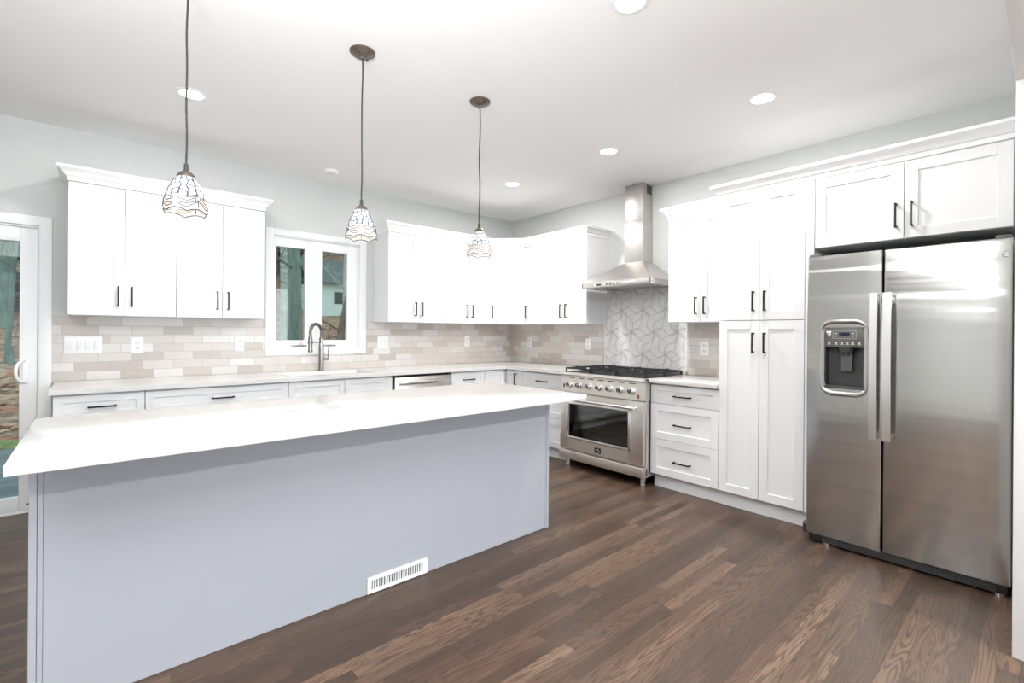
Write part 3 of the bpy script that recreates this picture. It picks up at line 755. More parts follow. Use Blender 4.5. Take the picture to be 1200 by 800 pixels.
# ------------------------------------------------------------------ range
def stove():
    r = thing('gas_range', 'stainless gas range with seven knobs under the hood', 'stove', (-0.02, -1.497, 0), RW)
    W_ = 0.898; F = -0.640     # local front plane of the body (world x = -0.66)
    z0, z1 = 0.078, 0.690
    cx0, cx1, cz0, cz1 = 0.060, W_-0.060, 0.235, 0.625   # oven cavity
    b = MB()
    b.box(0, cx0, F, -0.01, z0, 0.850); b.box(cx1, W_, F, -0.01, z0, 0.850); b.box(cx0, cx1, F, -0.01, z0, cz0); b.box(cx0, cx1, F, -0.01, cz1, 0.850); b.box(cx0, cx1, -0.08, -0.01, cz0, cz1)
    b.build('body', STEEL, r)
    l = MB(); e = 0.002
    l.poly([(cx0+e, F+0.002, cz0+e), (cx1-e, F+0.002, cz0+e), (cx1-e, F+0.002, cz1-e), (cx0+e, F+0.002, cz1-e), (cx0+e, -0.085, cz0+e), (cx1-e, -0.085, cz0+e), (cx1-e, -0.085, cz1-e), (cx0+e, -0.085, cz1-e)], [(0, 1, 5, 4), (1, 2, 6, 5), (2, 3, 7, 6), (3, 0, 4, 7), (4, 5, 6, 7)])
    l.build('oven_liner', ENAMEL, r)
    for zr in (0.345, 0.475):
        m = MB()
        for k in range(20): m.cyl((cx0+0.02+k*(cx1-cx0-0.04)/19, F+0.03, zr), (cx0+0.02+k*(cx1-cx0-0.04)/19, -0.10, zr), 0.003, 6)
        m.cyl((cx0+0.005, F+0.03, zr), (cx1-0.005, F+0.03, zr), 0.005, 8); m.cyl((cx0+0.005, -0.10, zr), (cx1-0.005, -0.10, zr), 0.005, 8)
        m.build('oven_rack', CHROME, r)
    # oven door
    D0, D1 = F-0.040, F-0.001
    wx0, wx1, wz0, wz1 = 0.105, 0.755, 0.292, 0.585
    d = MB(); dz0, dz1 = 0.172, 0.684
    d.box(0.004, wx0, D0, D1, dz0, dz1, 0.003); d.box(wx1, W_-0.004, D0, D1, dz0, dz1, 0.003); d.box(wx0-0.003, wx1+0.003, D0, D1, dz0, wz0, 0.0); d.box(wx0-0.003, wx1+0.003, D0, D1, wz1, dz1, 0.0)
    door = d.build('oven_door', STEEL, r)
    fr = MB(); q = 0.022; y0, y1 = D0-0.006, D0+0.002
    fr.box(wx0-q, wx1+q, y0, y1, wz1, wz1+q, 0.003); fr.box(wx0-q, wx1+q, y0, y1, wz0-q, wz0, 0.003); fr.box(wx0-q, wx0, y0, y1, wz0-q, wz1+q, 0.003); fr.box(wx1, wx1+q, y0, y1, wz0-q, wz1+q, 0.003)
    fr.build('window_frame', STEELP, door)
    MB().box(wx0-0.001, wx1+0.001, D0+0.006, D0+0.010, wz0-0.001, wz1+0.001).build('window_glass', OVGLASS, door, 0)
    g = MB(); g.box(wx0, wx0+0.012, D0+0.0115, D0+0.013, wz0, wz1); g.box(wx1-0.012, wx1, D0+0.0115, D0+0.013, wz0, wz1); g.box(wx0, wx1, D0+0.0115, D0+0.013, wz1-0.012, wz1); g.box(wx0, wx1, D0+0.0115, D0+0.013, wz0, wz0+0.012); g.build('window_border', BLACKP, door)
    h = MB(); hz = 0.632; h.cyl((0.085, D0-0.052, hz), (0.842, D0-0.052, hz), 0.0125, 16)
    for x in (0.10, 0.827): h.cyl((x, D0-0.052, hz), (x, D0+0.002, hz), 0.009, 12); h.lathe([(0.015, 0), (0.015, 0.006)], 14, (x, D0-0.004, hz), 'y')
    h.build('door_handle', STEELP, door)
    bd = MB(); bx, bz = 0.444, 0.214; bd.box(bx-0.034, bx+0.034, D0-0.003, D0+0.001, bz-0.025, bz+0.025, 0.002); bd.build('badge', BADGEM, door)
    m = MB()   # arch emblem on the badge
    for R0, R1 in ((0.013, 0.0165), (0.0195, 0.0225)):
        pts = []
        for k in range(13):
            a = PI*k/12; pts.append((bx+R0*math.cos(a), D0-0.0034, bz-0.006+R0*math.sin(a)*0.95))
        for k in range(13):
            a = PI*k/12; pts.append((bx+R1*math.cos(a), D0-0.0034, bz-0.006+R1*math.sin(a)*0.95))
        m.poly(pts, [(k, k+1, 13+k+1, 13+k) for k in range(12)])
    m.build('badge_arch', ICON, door, 0)
    tx = bpy.data.curves.new('badge_lettering', 'FONT'); tx.body = 'FORNO'; tx.size = 0.0135; tx.align_x = 'CENTER'; tx.extrude = 0.0002
    tmp = bpy.data.objects.new('lettering_outline', tx)
    tm = bpy.data.meshes.new_from_object(tmp); bpy.data.objects.remove(tmp); bpy.data.curves.remove(tx)
    tm.name = 'badge_lettering'; tm.materials.clear(); tm.materials.append(ICON)
    to = bpy.data.objects.new('badge_lettering', tm); COL.objects.link(to); to.parent = door
    to.location = (bx, D0-0.0034, bz-0.020); to.rotation_euler = (PI/2, 0, 0)
    # warming drawer / kick panel
    k = MB(); k.box(0.0, W_, F-0.052, F+0.02, 0.080, 0.160, 0.006); k.build('kick_panel', STEEL, r)
    # control panel, slightly sloped, with bullnose lip
    c = MB(); yb, yt = F-0.036, F-0.020
    pr = [(F+0.05, 0.694), (yb, 0.694), (yt, 0.838), (yt-0.026, 0.842), (yt-0.030, 0.850), (yt-0.026, 0.866), (F+0.05, 0.866)]
    n = len(pr); xs = (-0.004, W_+0.004)
    pts = [(xs[0], a, b_) for a, b_ in pr] + [(xs[1], a, b_) for a, b_ in pr]
    c.poly(pts, [tuple(range(n)), tuple(range(2*n-1, n-1, -1))] + [(i, (i+1) % n, n+(i+1) % n, n+i) for i in range(n)])
    cp = c.build('control_panel', STEEL, r)
    for i in range(7):
        MB().box(0.10+i*0.108, 0.165+i*0.108, yt-0.003, yt+0.004, 0.819, 0.826).build('vent_slot', BLACKP, cp)
    for i in range(7):
        x = 0.113+0.1112*i; z = 0.762; y = yb+(yt-yb)*(z-0.694)/(0.838-0.694)
        kb = MB(); kb.lathe([(0.031, 0.004), (0.031, -0.006), (0.026, -0.009), (0.024, -0.009), (0.0225, -0.030), (0.019, -0.036), (0.010, -0.037), (0.0, -0.037)], 24, (x, y, z), 'y')
        ko = kb.build('knob', STEELP, r)
        MB().box(x-0.0025, x+0.0025, y-0.0385, y-0.034, z-0.016, z+0.020, 0.001).build('pointer', STEEL, ko)
        MB().lathe([(0.0195, -0.0363), (0.0195, -0.0375), (0.011, -0.0380), (0.011, -0.0370)], 24, (x, y, z), 'y').build('knob_face', DARKG, ko)
    for x, mt, nm in ((0.845, RED, 'oven_light_switch'), (0.042, BLACKP, 'fan_switch')):
        z = 0.722 if mt == RED else 0.745; y = yb+(yt-yb)*(z-0.694)/(0.838-0.694)
        MB().box(x-0.007, x+0.007, y-0.006, y+0.004, z-0.016, z+0.016, 0.002).build(nm, mt, r)
    # cooktop, rear rail
    MB().box(-0.004, W_+0.004, F-0.018, -0.002, 0.8505, 0.868, 0.003).build('cooktop', STEEL, r)
    MB().box(-0.004, W_+0.004, -0.045, -0.002, 0.868, 0.900, 0.003).build('rear_rail', STEEL, r)
    MB().box(0.02, W_-0.02, F+0.010, -0.055, 0.868, 0.872, 0.002).build('burner_tray', IRON, r)
    for i in range(3):
        for j in range(2):
            x = 0.155+0.294*i; y = -0.185-0.29*j
            bb = MB(); bb.lathe([(0.055, 0.872), (0.050, 0.882), (0.036, 0.884), (0.036, 0.890), (0.030, 0.895), (0, 0.896)], 24, (x, y, 0)); bb.build('burner', IRON, r)
        xa, xb = 0.016+0.2925*i, 0.016+0.2925*i+0.281; ya, yb_ = F+0.016, -0.060; zt0, zt1 = 0.896, 0.910; g = MB(); tk = 0.012
        for yy in (ya, (ya+yb_)/2-tk/2, yb_-tk): g.box(xa, xb, yy, yy+tk, zt0, zt1, 0.002)
        for xx in (xa, xb-tk): g.box(xx, xx+tk, ya, yb_, zt0, zt1, 0.002)
        for yc in (-0.185, -0.475):
            xm = (xa+xb)/2
            g.box(xa, xm-0.03, yc-tk/2, yc+tk/2, zt0, zt1+0.006, 0.002); g.box(xm+0.03, xb, yc-tk/2, yc+tk/2, zt0, zt1+0.006, 0.002)
            g.box(xm-tk/2, xm+tk/2, yc+0.03, yc+0.14, zt0, zt1+0.006, 0.002); g.box(xm-tk/2, xm+tk/2, yc-0.14, yc-0.03, zt0, zt1+0.006, 0.002)
        for xx in (xa, xb-tk):
            for yy in (ya, (ya+yb_)/2-tk/2, yb_-tk): g.box(xx, xx+tk, yy, yy+tk, 0.871, zt0+0.002)
        g.build('grate', IRON, r)
    for x in (0.048, W_-0.048):
        for y in (F+0.03, -0.08):
            lg = MB(); lg.lathe([(0.024, 0.0), (0.024, 0.012), (0.021, 0.016), (0.021, 0.060), (0.026, 0.062), (0.026, 0.082)], 18, (x, y, 0)); lg.build('leg', STEELP, r)
stove()

# ------------------------------------------------------------------ hood
def hood():
    r = thing('range_hood', 'stainless pyramid chimney hood mounted above the range', 'range hood', (-0.002, -1.547, 1.655), RW)
    W_ = 0.748; D = 0.463; cxm = W_/2+0.004
    # lip ring (open underneath)
    m = MB(); t = 0.012
    m.box(0, W_, -D, -D+t, 0.0, 0.048, 0.002); m.box(0, t, -D, 0, 0.0, 0.048, 0.002); m.box(W_-t, W_, -D, 0, 0.0, 0.048, 0.002); m.box(0, W_, -t, 0, 0.0, 0.048)
    m.build('lip', STEELH, r)
    c0, c1, cd = cxm-0.101, cxm+0.101, -0.168
    p = MB(); a = 0.0485; h = 0.245
    pts = [(0, 0, a), (W_, 0, a), (W_, -D, a), (0, -D, a), (c0, 0, h), (c1, 0, h), (c1, cd, h), (c0, cd, h)]
    p.poly(pts, [(0, 1, 2, 3), (4, 5, 6, 7), (0, 1, 5, 4), (1, 2, 6, 5), (2, 3, 7, 6), (3, 0, 4, 7)]); p.build('canopy', STEELH, r, 0)
    for k in range(2):
        f = MB(); x0 = 0.03+k*0.35; x1 = x0+0.338; f.box(x0, x1, -D+0.04, -0.04, 0.006, 0.014, 0.002)
        for q in range(14): f.box(x0+0.02+q*0.022, x0+0.030+q*0.022, -D+0.06, -0.06, 0.002, 0.007)
        f.build('grease_filter', STEELP, r)
    m = MB(); m.box(0.15, 0.60, -D-0.002, -D+0.002, 0.010, 0.034, 0.001); cpan = m.build('control_strip', STEELP, r)
    for k in range(5):
        MB().lathe([(0.007, 0), (0.007, -0.004), (0, -0.005)], 12, (0.30+0.038*k, -D-0.002, 0.022), 'y').build('push_button', DARKG, cpan)
    MB().box(0.175, 0.235, -D-0.003, -D, 0.014, 0.030).build('dark_label', BADGEM, cpan)
    e = 0.004
    MB().box(c0, c1, cd, 0, h-0.002, 0.618, 0.002).build('chimney_lower', STEELH, r)
    up_ = MB().box(c0+e, c1-e, cd+e, 0, 0.618, ZC-1.655-0.001, 0.002).build('chimney_upper', STEELH, r)
    v = MB(); X = c1-e
    v.box(X-0.001, X+0.001, -0.100, -0.020, 0.885, 0.965)
    v.build('vent_backing', DARKG, up_)
    v = MB()
    for k in range(7): v.box(X, X+0.003, -0.100, -0.020, 0.888+k*0.011, 0.893+k*0.011)
    v.build('vent_louvre', MIDG, up_)
hood()

# ------------------------------------------------------------------ refrigerator
def fridge():
    # local: x from left (y=-3.566) to right, front toward -y ; root on floor
    r = thing('refrigerator', 'stainless side-by-side refrigerator with water dispenser', 'refrigerator', (-0.03, -3.566, 0), RW)
    W_ = 0.846; zb, zt = 0.058, 1.690; F = -0.745; B_ = -0.670
    MB().box(0.006, W_-0.006, B_+0.006, 0, 0.03, 1.680, 0.004).build('body', FRSIDE, r)
    xs = 0.362
    # freezer door with dispenser opening
    hx0, hx1, hz0, hz1 = 0.090, 0.278, 0.925, 1.272
    d = MB()
    X = [0.0, hx0, hx1, xs-0.004]; Z = [zb, hz0, hz1, zt]
    vf = {}; vb = {}
    for i, x in enumerate(X):
        for j, z in enumerate(Z): vf[i, j] = d.bm.verts.new((x, F, z)); vb[i, j] = d.bm.verts.new((x, B_, z))
    for i in range(3):
        for j in range(3):
            if (i, j) == (1, 1): continue
            d.bm.faces.new([vf[i, j], vf[i+1, j], vf[i+1, j+1], vf[i, j+1]]); d.bm.faces.new([vb[i, j], vb[i, j+1], vb[i+1, j+1], vb[i+1, j]])
    for k in range(3):
        for (a, b) in (((k, 0), (k+1, 0)), ((k, 3), (k+1, 3)), ((0, k), (0, k+1)), ((3, k), (3, k+1))): d.bm.faces.new([vf[a], vb[a], vb[b], vf[b]])
    for (a, b) in (((1, 1), (2, 1)), ((2, 1), (2, 2)), ((2, 2), (1, 2)), ((1, 2), (1, 1))): d.bm.faces.new([vf[a], vf[b], vb[b], vb[a]])
    ed = [e for e in d.bm.edges if all(abs(v.co.y-F) < 1e-6 for v in e.verts) and (all(abs(v.co.x) < 1e-6 for v in e.verts) or all(abs(v.co.x-X[3]) < 1e-6 for v in e.verts))]
    bmesh.ops.bevel(d.bm, geom=ed, offset=0.010, segments=4, affect='EDGES', profile=0.5)
    fd = d.build('freezer_door', STEELF, r, 15)
    # dished surround
    s = MB(); n = 64; cx, cz = (hx0+hx1)/2, (hz0+hz1)/2; hw, hh = (hx1-hx0)/2, (hz1-hz0)/2
    def loop(ex, ez, bulge, y):
        o = []
        for k in range(n):
            a = 2*PI*(k+0.5)/n; c_, s_ = math.cos(a), math.sin(a); q = 0.22
            x = math.copysign(abs(c_)**q, c_); z = math.copysign(abs(s_)**q, s_)
            o.append((cx+x*(hw+ex), y, cz+z*(hh+ez) + math.copysign(bulge, s_)*(1-x*x)*(abs(s_) > 0.2)))
        return o
    L = [loop(0.024, 0.022, 0.034, F+0.0005), loop(0.021, 0.019, 0.031, F-0.0035), loop(0.016, 0.014, 0.024, F-0.0030), loop(0.002, 0.002, 0.003, F+0.004), loop(-0.002, -0.002, 0, F+0.016)]
    pts = sum(L, []); s.poly(pts, [(a*n+k, a*n+(k+1) % n, (a+1)*n+(k+1) % n, (a+1)*n+k) for a in range(len(L)-1) for k in range(n)])
    s.build('dispenser_surround', STEELF, fd, 60)
    dp = MB()   # recess shell
    y0 = F+0.012; y1 = B_-0.002
    dp.box(hx0, hx1, y1-0.004, y1, hz0, hz1); dp.box(hx0, hx0+0.003, y0, y1, hz0, hz1); dp.box(hx1-0.003, hx1, y0, y1, hz0, hz1); dp.box(hx0, hx1, y0, y1, hz1-0.003, hz1); dp.box(hx0, hx1, y0, y1, hz0, hz0+0.003)
    dp.build('dispenser_recess', DARKG, fd)
    m = MB(); m.box(hx0+0.001, hx1-0.001, F+0.004, F+0.030, 1.158, hz1-0.001, 0.004); m.build('dispenser_panel', MIDG, fd)
    yF = F+0.0035
    m = MB(); m.box(hx0+0.070, hx0+0.122, yF-0.001, yF+0.002, 1.224, 1.243); m.build('display', SCREEN, fd)
    m = MB()
    fx0, fx1, fz0, fz1, ft = hx0+0.040, hx0+0.152, 1.208, 1.252, 0.0012
    m.box(fx0, fx1, yF-0.0006, yF+0.001, fz0, fz0+ft); m.box(fx0, fx1, yF-0.0006, yF+0.001, fz1-ft, fz1); m.box(fx0, fx0+ft, yF-0.0006, yF+0.001, fz0, fz1); m.box(fx1-ft, fx1, yF-0.0006, yF+0.001, fz0, fz1)
    for x in (fx0+0.016, fx1-0.016):
        for z in (1.223, 1.238): m.box(x-0.004, x+0.004, yF-0.0006, yF+0.001, z-0.003, z+0.003)
    for k, x in enumerate((0.022, 0.056, 0.084, 0.110, 0.136, 0.166)):
        m.lathe([(0.006, 0), (0.006, -0.0006)], 10, (hx0+x, yF, 1.184), 'y'); m.box(hx0+x-0.009, hx0+x+0.009, yF-0.0006, yF+0.001, 1.174, 1.177)
    m.build('panel_markings', ICON, fd)
    m = MB(); m.box(hx0+0.008, hx0+0.032, yF-0.001, yF+0.001, 1.240, 1.252); m.box(hx0+0.016, hx0+0.030, yF-0.001, yF+0.001, 1.228, 1.238); m.build('white_sticker', WHITEP, fd)
    m = MB(); mx = cx+0.006
    m.lathe([(0.040, 0), (0.036, -0.030), (0.022, -0.034), (0.022, -0.050), (0.0, -0.050)], 20, (mx, F+0.032, 1.160)); m.build('nozzle_housing', DARKG, fd)
    m = MB(); pts = [(mx-0.026, F+0.020, 1.128), (mx+0.030, F+0.020, 1.128), (mx+0.026, F+0.034, 1.022), (mx-0.030, F+0.034, 1.022)]
    pts += [(x, y+0.010, z) for x, y, z in pts]; m.poly(pts, [(0, 1, 2, 3), (4, 5, 6, 7), (0, 1, 5, 4), (1, 2, 6, 5), (2, 3, 7, 6), (3, 0, 4, 7)]); m.build('paddle', MIDG, fd)
    m = MB(); m.box(hx0-0.002, hx1+0.002, F-0.004, F+0.045, hz0-0.002, hz0+0.012, 0.003); m.build('drip_tray', DARKG, fd)
    # fresh food door
    d = MB(); d.box(xs+0.004, W_, F, B_, zb, zt, 0.009, 4); rd = d.build('refrigerator_door', STEELF, r, 15)
    m = MB(); m.tube([(0.823+0.0125*math.cos(2*PI*k/28), F-0.0015, 1.612+0.0125*math.sin(2*PI*k/28)) for k in range(28)], 0.0022, 6, None, True)
    m.build('round_emblem', FAUC, rd)
    m = MB(); m.lathe([(0.0115, 0), (0.0115, -0.0012), (0, -0.0014)], 24, (0.823, F, 1.612), 'y'); m.build('emblem_disc', STEELF, rd)
    m = MB()   # looping monogram strokes inside the emblem
    for sx, ph in ((-0.0035, 0.9), (0.0035, -0.4)):
        m.tube([(0.823+sx+0.0042*math.cos(ph+a), F-0.002, 1.612+0.0055*math.sin(ph+a)) for a in [1.6*PI*k/14 for k in range(15)]], 0.0008, 5)
    m.build('emblem_script', FAUC, rd)
    for x, dd in ((xs-0.036, fd), (xs+0.022, rd)):
        h = MB(); x0, x1 = x-0.014, x+0.022
        # flat bar, bowed away from the door
        N = 14; zc0, zc1 = 0.667, 1.456; yo = []
        pts = []
        for k in range(N+1):
            tt = k/N; z = zc0+(zc1-zc0)*tt; y = F-0.052-0.010*math.sin(PI*tt)
            pts += [(x0, y, z), (x1, y, z), (x1, y+0.016, z), (x0, y+0.016, z)]
        h.poly(pts, [(4*k+i, 4*k+(i+1) % 4, 4*k+4+(i+1) % 4, 4*k+4+i) for k in range(N) for i in range(4)] + [(0, 1, 2, 3), (4*N+3, 4*N+2, 4*N+1, 4*N)])
        for z in (0.685, 1.420): h.box(x0+0.003, x1-0.003, F-0.042, F+0.001, z-0.018, z+0.018, 0.003)
        h.build('door_handle', STEELP, dd)
    g = MB(); g.box(0.012, W_-0.012, F+0.018, B_, 0.012, 0.055, 0.004)
    gr = g.build('kick_grille', BLACKP, r)
    g = MB()
    for k in range(4): g.box(0.08, W_-0.05, F+0.013, F+0.020, 0.016+k*0.009, 0.021+k*0.009)
    g.build('grille_slats', DARKG, gr)
    for x in (0.10, W_-0.04):
        m = MB(); m.lathe([(0.020, 0), (0.020, 0.014), (0.010, 0.018), (0.010, 0.03)], 14, (x, F+0.035, 0)); m.build('levelling_foot', STEELP, r)
    for x0, x1 in ((0.004, 0.060), (W_-0.060, W_-0.004)):
        m = MB(); m.box(x0, x1, F+0.012, F+0.130, zt-0.004, zt+0.016, 0.005); m.build('hinge_cover', MIDG, r)
fridge()
c = thing('canister', 'small dark round canister on the floor at the pantry foot', 'canister', (-0.605, -3.524, 0))
MB().lathe([(0.025, 0.001), (0.026, 0.004), (0.026, 0.050), (0.024, 0.052), (0, 0.052)], 20).build('body', DARKG, c)
MB().lathe([(0.024, 0.052), (0.0245, 0.058), (0.020, 0.060), (0.018, 0.056), (0, 0.056)], 20).build('lid', STEELP, c)

# ------------------------------------------------------------------ outlets and switches
def plate(label, loc, rz, w, kind, h=0.120):
    r = thing('wall_outlet' if kind != 'switch' else 'light_switch', label, 'outlet' if kind != 'switch' else 'switch', loc, rz)
    MB().box(-w/2, w/2, -0.006, 0.0, -h/2, h/2, 0.002).build('cover_plate', WHITEP, r)
    if kind == 'outlet':
        for z in (-0.024, 0.024):
            f = MB(); f.box(-0.017, 0.017, -0.008, -0.0055, z-0.016, z+0.016, 0.003); fo = f.build('receptacle', OFFW, r)
            m = MB(); m.box(-0.008, -0.005, -0.0084, -0.0078, z-0.003, z+0.007); m.box(0.005, 0.008, -0.0084, -0.0078, z-0.003, z+0.007); m.build('slot', DARKG, fo)
    else:
        n = max(1, round(w/0.05)); n = 4 if w > 0.15 else 2 if w > 0.1 else 1
        for k in range(n):
            x = (k-(n-1)/2)*0.046
            MB().box(x-0.0165, x+0.0165, -0.009, -0.0055, -0.033, 0.033, 0.002).build('rocker', OFFW, r)
YT = -0.0095
plate('white four-gang switch plate on the tile at far left', (-4.030, YT, 1.120), 0, 0.202, 'switch')
plate('white outlet on tile, right of the four-gang switch plate', (-3.729, YT, 1.114), 0, 0.072, 'outlet')
plate('white outlet on tile between left cabinets and window', (-3.055, YT, 1.118), 0, 0.072, 'outlet')
plate('white switch plate on tile just right of the window', (-1.756, YT, 1.121), 0, 0.115, 'switch')
plate('white outlet on the window-wall tile nearest the corner', (-0.699, YT, 1.123), 0, 0.072, 'outlet')
plate('white outlet on the range-wall tile nearest the corner', (YT, -0.351, 1.114), RW, 0.072, 'outlet')
plate('white outlet on tile just left of the range', (YT, -1.258, 1.114), RW, 0.072, 'outlet')
plate('white outlet on tile between the range and pantry', (YT, -2.547, 1.104), RW, 0.080, 'outlet')

# ------------------------------------------------------------------ pendants
def pendant(label, x, y, swing):
    zs = 1.690   # rim of the shade
    r = thing('pendant_light', label, 'pendant lamp', (x, y, zs), swing, 'stained glass pendants over the island')
    top = ZC-zs
    c = MB(); c.lathe([(0.062, top), (0.062, top-0.006), (0.056, top-0.012), (0.040, top-0.016), (0.036, top-0.020), (0.010, top-0.026), (0.008, top-0.036), (0, top-0.036)], 28); co = c.build('ceiling_canopy', BRONZE, r)
    for sx in (-1, 1): MB().lathe([(0.0, -0.010), (0.005, -0.008), (0.006, 0.0), (0.003, 0.004)], 10, (sx*0.044, 0, top-0.016)).build('canopy_screw', BRONZE, co)
    pts = [(0.0025*math.sin(k*0.9), 0.0025*math.cos(k*0.7), 0.185+(top-0.03-0.185)*k/16) for k in range(17)]; pts[0] = (0, 0, 0.185); pts[-1] = (0, 0, top-0.03)
    MB().tube(pts, 0.0038, 8).build('cord', CORDM, r)
    MB().lathe([(0.0, 0.200), (0.007, 0.200), (0.009, 0.172), (0.009, 0.168), (0, 0.168)], 14).build('cord_grip', CORDM, r)
    MB().lathe([(0.010, 0.171), (0.018, 0.168), (0.026, 0.160), (0.032, 0.150), (0.033, 0.146), (0.030, 0.146), (0.022, 0.156), (0.010, 0.164)], 28).build('shade_cap', BRONZE, r)
    # shade
    NS, NT_ = 72, 26
    def R(t): return 0.029 + 0.045*(math.sin(min(1, t)*PI/2)**0.85)
    def Zb(a): return 0.012*abs(math.sin(3*a))**0.8
    bm = bmesh.new(); uvl = bm.loops.layers.uv.new('UVMap'); grid = []
    for j in range(NT_+1):
        t = j/NT_; row = []
        for i in range(NS):
            a = 2*PI*i/NS; z = 0.148 + (Zb(a)-0.148)*t; row.append(bm.verts.new((R(t)*math.cos(a), R(t)*math.sin(a), z)))
        grid.append(row)
    for j in range(NT_):
        for i in range(NS):
            f = bm.faces.new([grid[j][i], grid[j+1][i], grid[j+1][(i+1) % NS], grid[j][(i+1) % NS]]); f.smooth = True
            for lp, (uu, vv) in zip(f.loops, ((i, j), (i, j+1), (i+1, j+1), (i+1, j))): lp[uvl].uv = (uu/NS, vv/NT_)
    me = bpy.data.meshes.new('shade'); bm.to_mesh(me); bm.free(); me.materials.append(SHADE)
    sh = bpy.data.objects.new('shade', me); COL.objects.link(sh); sh.parent = r
    def S(a, t, o=0.0012): 
        z = 0.148 + (Zb(a)-0.148)*t; q = R(t)+o; return (q*math.cos(a), q*math.sin(a), z)
    ld = MB()
    ld.tube([S(2*PI*i/NS, 1.0, 0) for i in range(NS)], 0.0019, 6, None, True)
    ld.tube([S(2*PI*i/NS, 0.60) for i in range(NS)], 0.0009, 5, None, True)
    wg = MB(); ey = MB()
    for k in range(3):
        a0 = 2*PI*k/3 + PI/6
        ld.tube([S(a0, 0.10+0.85*i/14) for i in range(15)], 0.0021, 6)
        for sgn in (-1, 1):
            for tc, tilt, ln in ((0.66, 0.05, 0.86), (0.80, 0.09, 0.80)):
                pts = []
                for i in range(20):
                    q = 2*PI*i/20; lx = (1-math.cos(q))/2; 
                    pts.append((a0+sgn*(0.07+lx*ln), tc+0.055*math.sin(q)*(0.5+0.6*lx)+tilt*lx))
                ld.tube([S(a, min(t, 0.985)) for a, t in pts], 0.0016, 5, None, True)
                M_ = 11; pp = []
                for i in range(M_): 
                    hi, lo = pts[i], pts[-i % 20]; pp += [S(hi[0], min(hi[1], 0.985), 0.0008), S((hi[0]+lo[0])/2, min((hi[1]+lo[1])/2, 0.985), 0.0009), S(lo[0], min(lo[1], 0.985), 0.0008)]
                wg.poly(pp, [(3*i+c_, 3*i+c_+1, 3*i+c_+4, 3*i+c_+3) for i in range(M_-1) for c_ in (0, 1)])
        cpt = Vector(S(a0, 0.70, 0.002)); ey.lathe([(0.0, -0.004), (0.006, -0.003), (0.0085, 0), (0.006, 0.003), (0, 0.004)], 14, tuple(cpt), 'y')
        ld.tube([S(a0+0.135*math.cos(2*PI*i/16), 0.70+0.075*math.sin(2*PI*i/16), 0.002) for i in range(16)], 0.0012, 5, None, True)
    ld.build('lead_came', LEAD, sh); wg.build('dragonfly_wings', WING, sh, 0); ey.build('glass_jewel', EYE, sh)
    MB().lathe([(0.0, 0.060), (0.014, 0.064), (0.020, 0.078), (0.020, 0.086), (0.013, 0.104), (0.012, 0.118), (0, 0.118)], 18).build('bulb', BULB, r)
    MB().lathe([(0.015, 0.116), (0.015, 0.166), (0, 0.166)], 16).build('lamp_socket', CORDM, r)
pendant('stained glass pendant at left, in front of the left wall cabinets', -3.702, -2.255, 0.45)
pendant('stained glass pendant at centre, hanging before the window', -2.970, -2.243, 0.62)
pendant('stained glass pendant at right, hanging before the corner cabinets', -2.220, -2.231, 1.0)

# ------------------------------------------------------------------ recessed lights
def downlight(label, x, y, power=None):
    r = thing('recessed_light', label, 'ceiling light', (x, y, ZC), 0, 'recessed ceiling lights')
    MB().lathe([(0.062, -0.0005), (0.078, -0.0005), (0.080, -0.004), (0.066, -0.007), (0.062, -0.006)], 32, cap=False).build('trim_ring', WHITEP, r)
    MB().lathe([(0.062, -0.002), (0.058, -0.004), (0.0, -0.0045)], 32).build('lens', LENS, r)
    area('lamp_beam', (0, 0, -0.012), (0, 0, 0), 0.12, 0.12, power or DOWNLIGHT_W, DOWNLIGHT_COL, 'DISK', r)
downlight('recessed ceiling light nearest the corner', -1.02, -1.163, DOWNLIGHT_W*1.5)
downlight('recessed ceiling light left of the hood chimney top, in front of range', -1.005, -2.269, DOWNLIGHT_W*1.35)
downlight('recessed ceiling light in front of the pantry', -1.000, -3.390)
downlight('recessed ceiling light behind the left pendant cord', -3.548, -1.157)
downlight('recessed ceiling light cut by the top edge of the photo', -2.280, -3.350, DOWNLIGHT_W*0.7)
downlight('recessed ceiling light out of view above the photographer', -3.560, -3.350, DOWNLIGHT_W*0.6)
for x, w, q in ((-4.4, 'left', 0.25), (-2.0, 'right', 3.2)): downlight('recessed ceiling light in the adjoining room behind, the %s one' % w, x, -6.6, ADJOINING_W*q)
d = thing('smoke_detector', 'small white smoke detector on the ceiling over the sink', 'smoke detector', (-2.427, -0.367, ZC))
MB().lathe([(0.062, 0), (0.062, -0.012), (0.054, -0.026), (0.030, -0.030), (0, -0.030)], 28).build('housing', WHITEP, d)
MB().lathe([(0.014, -0.030), (0.014, -0.032), (0, -0.033)], 14).build('test_button', OFFW, d)

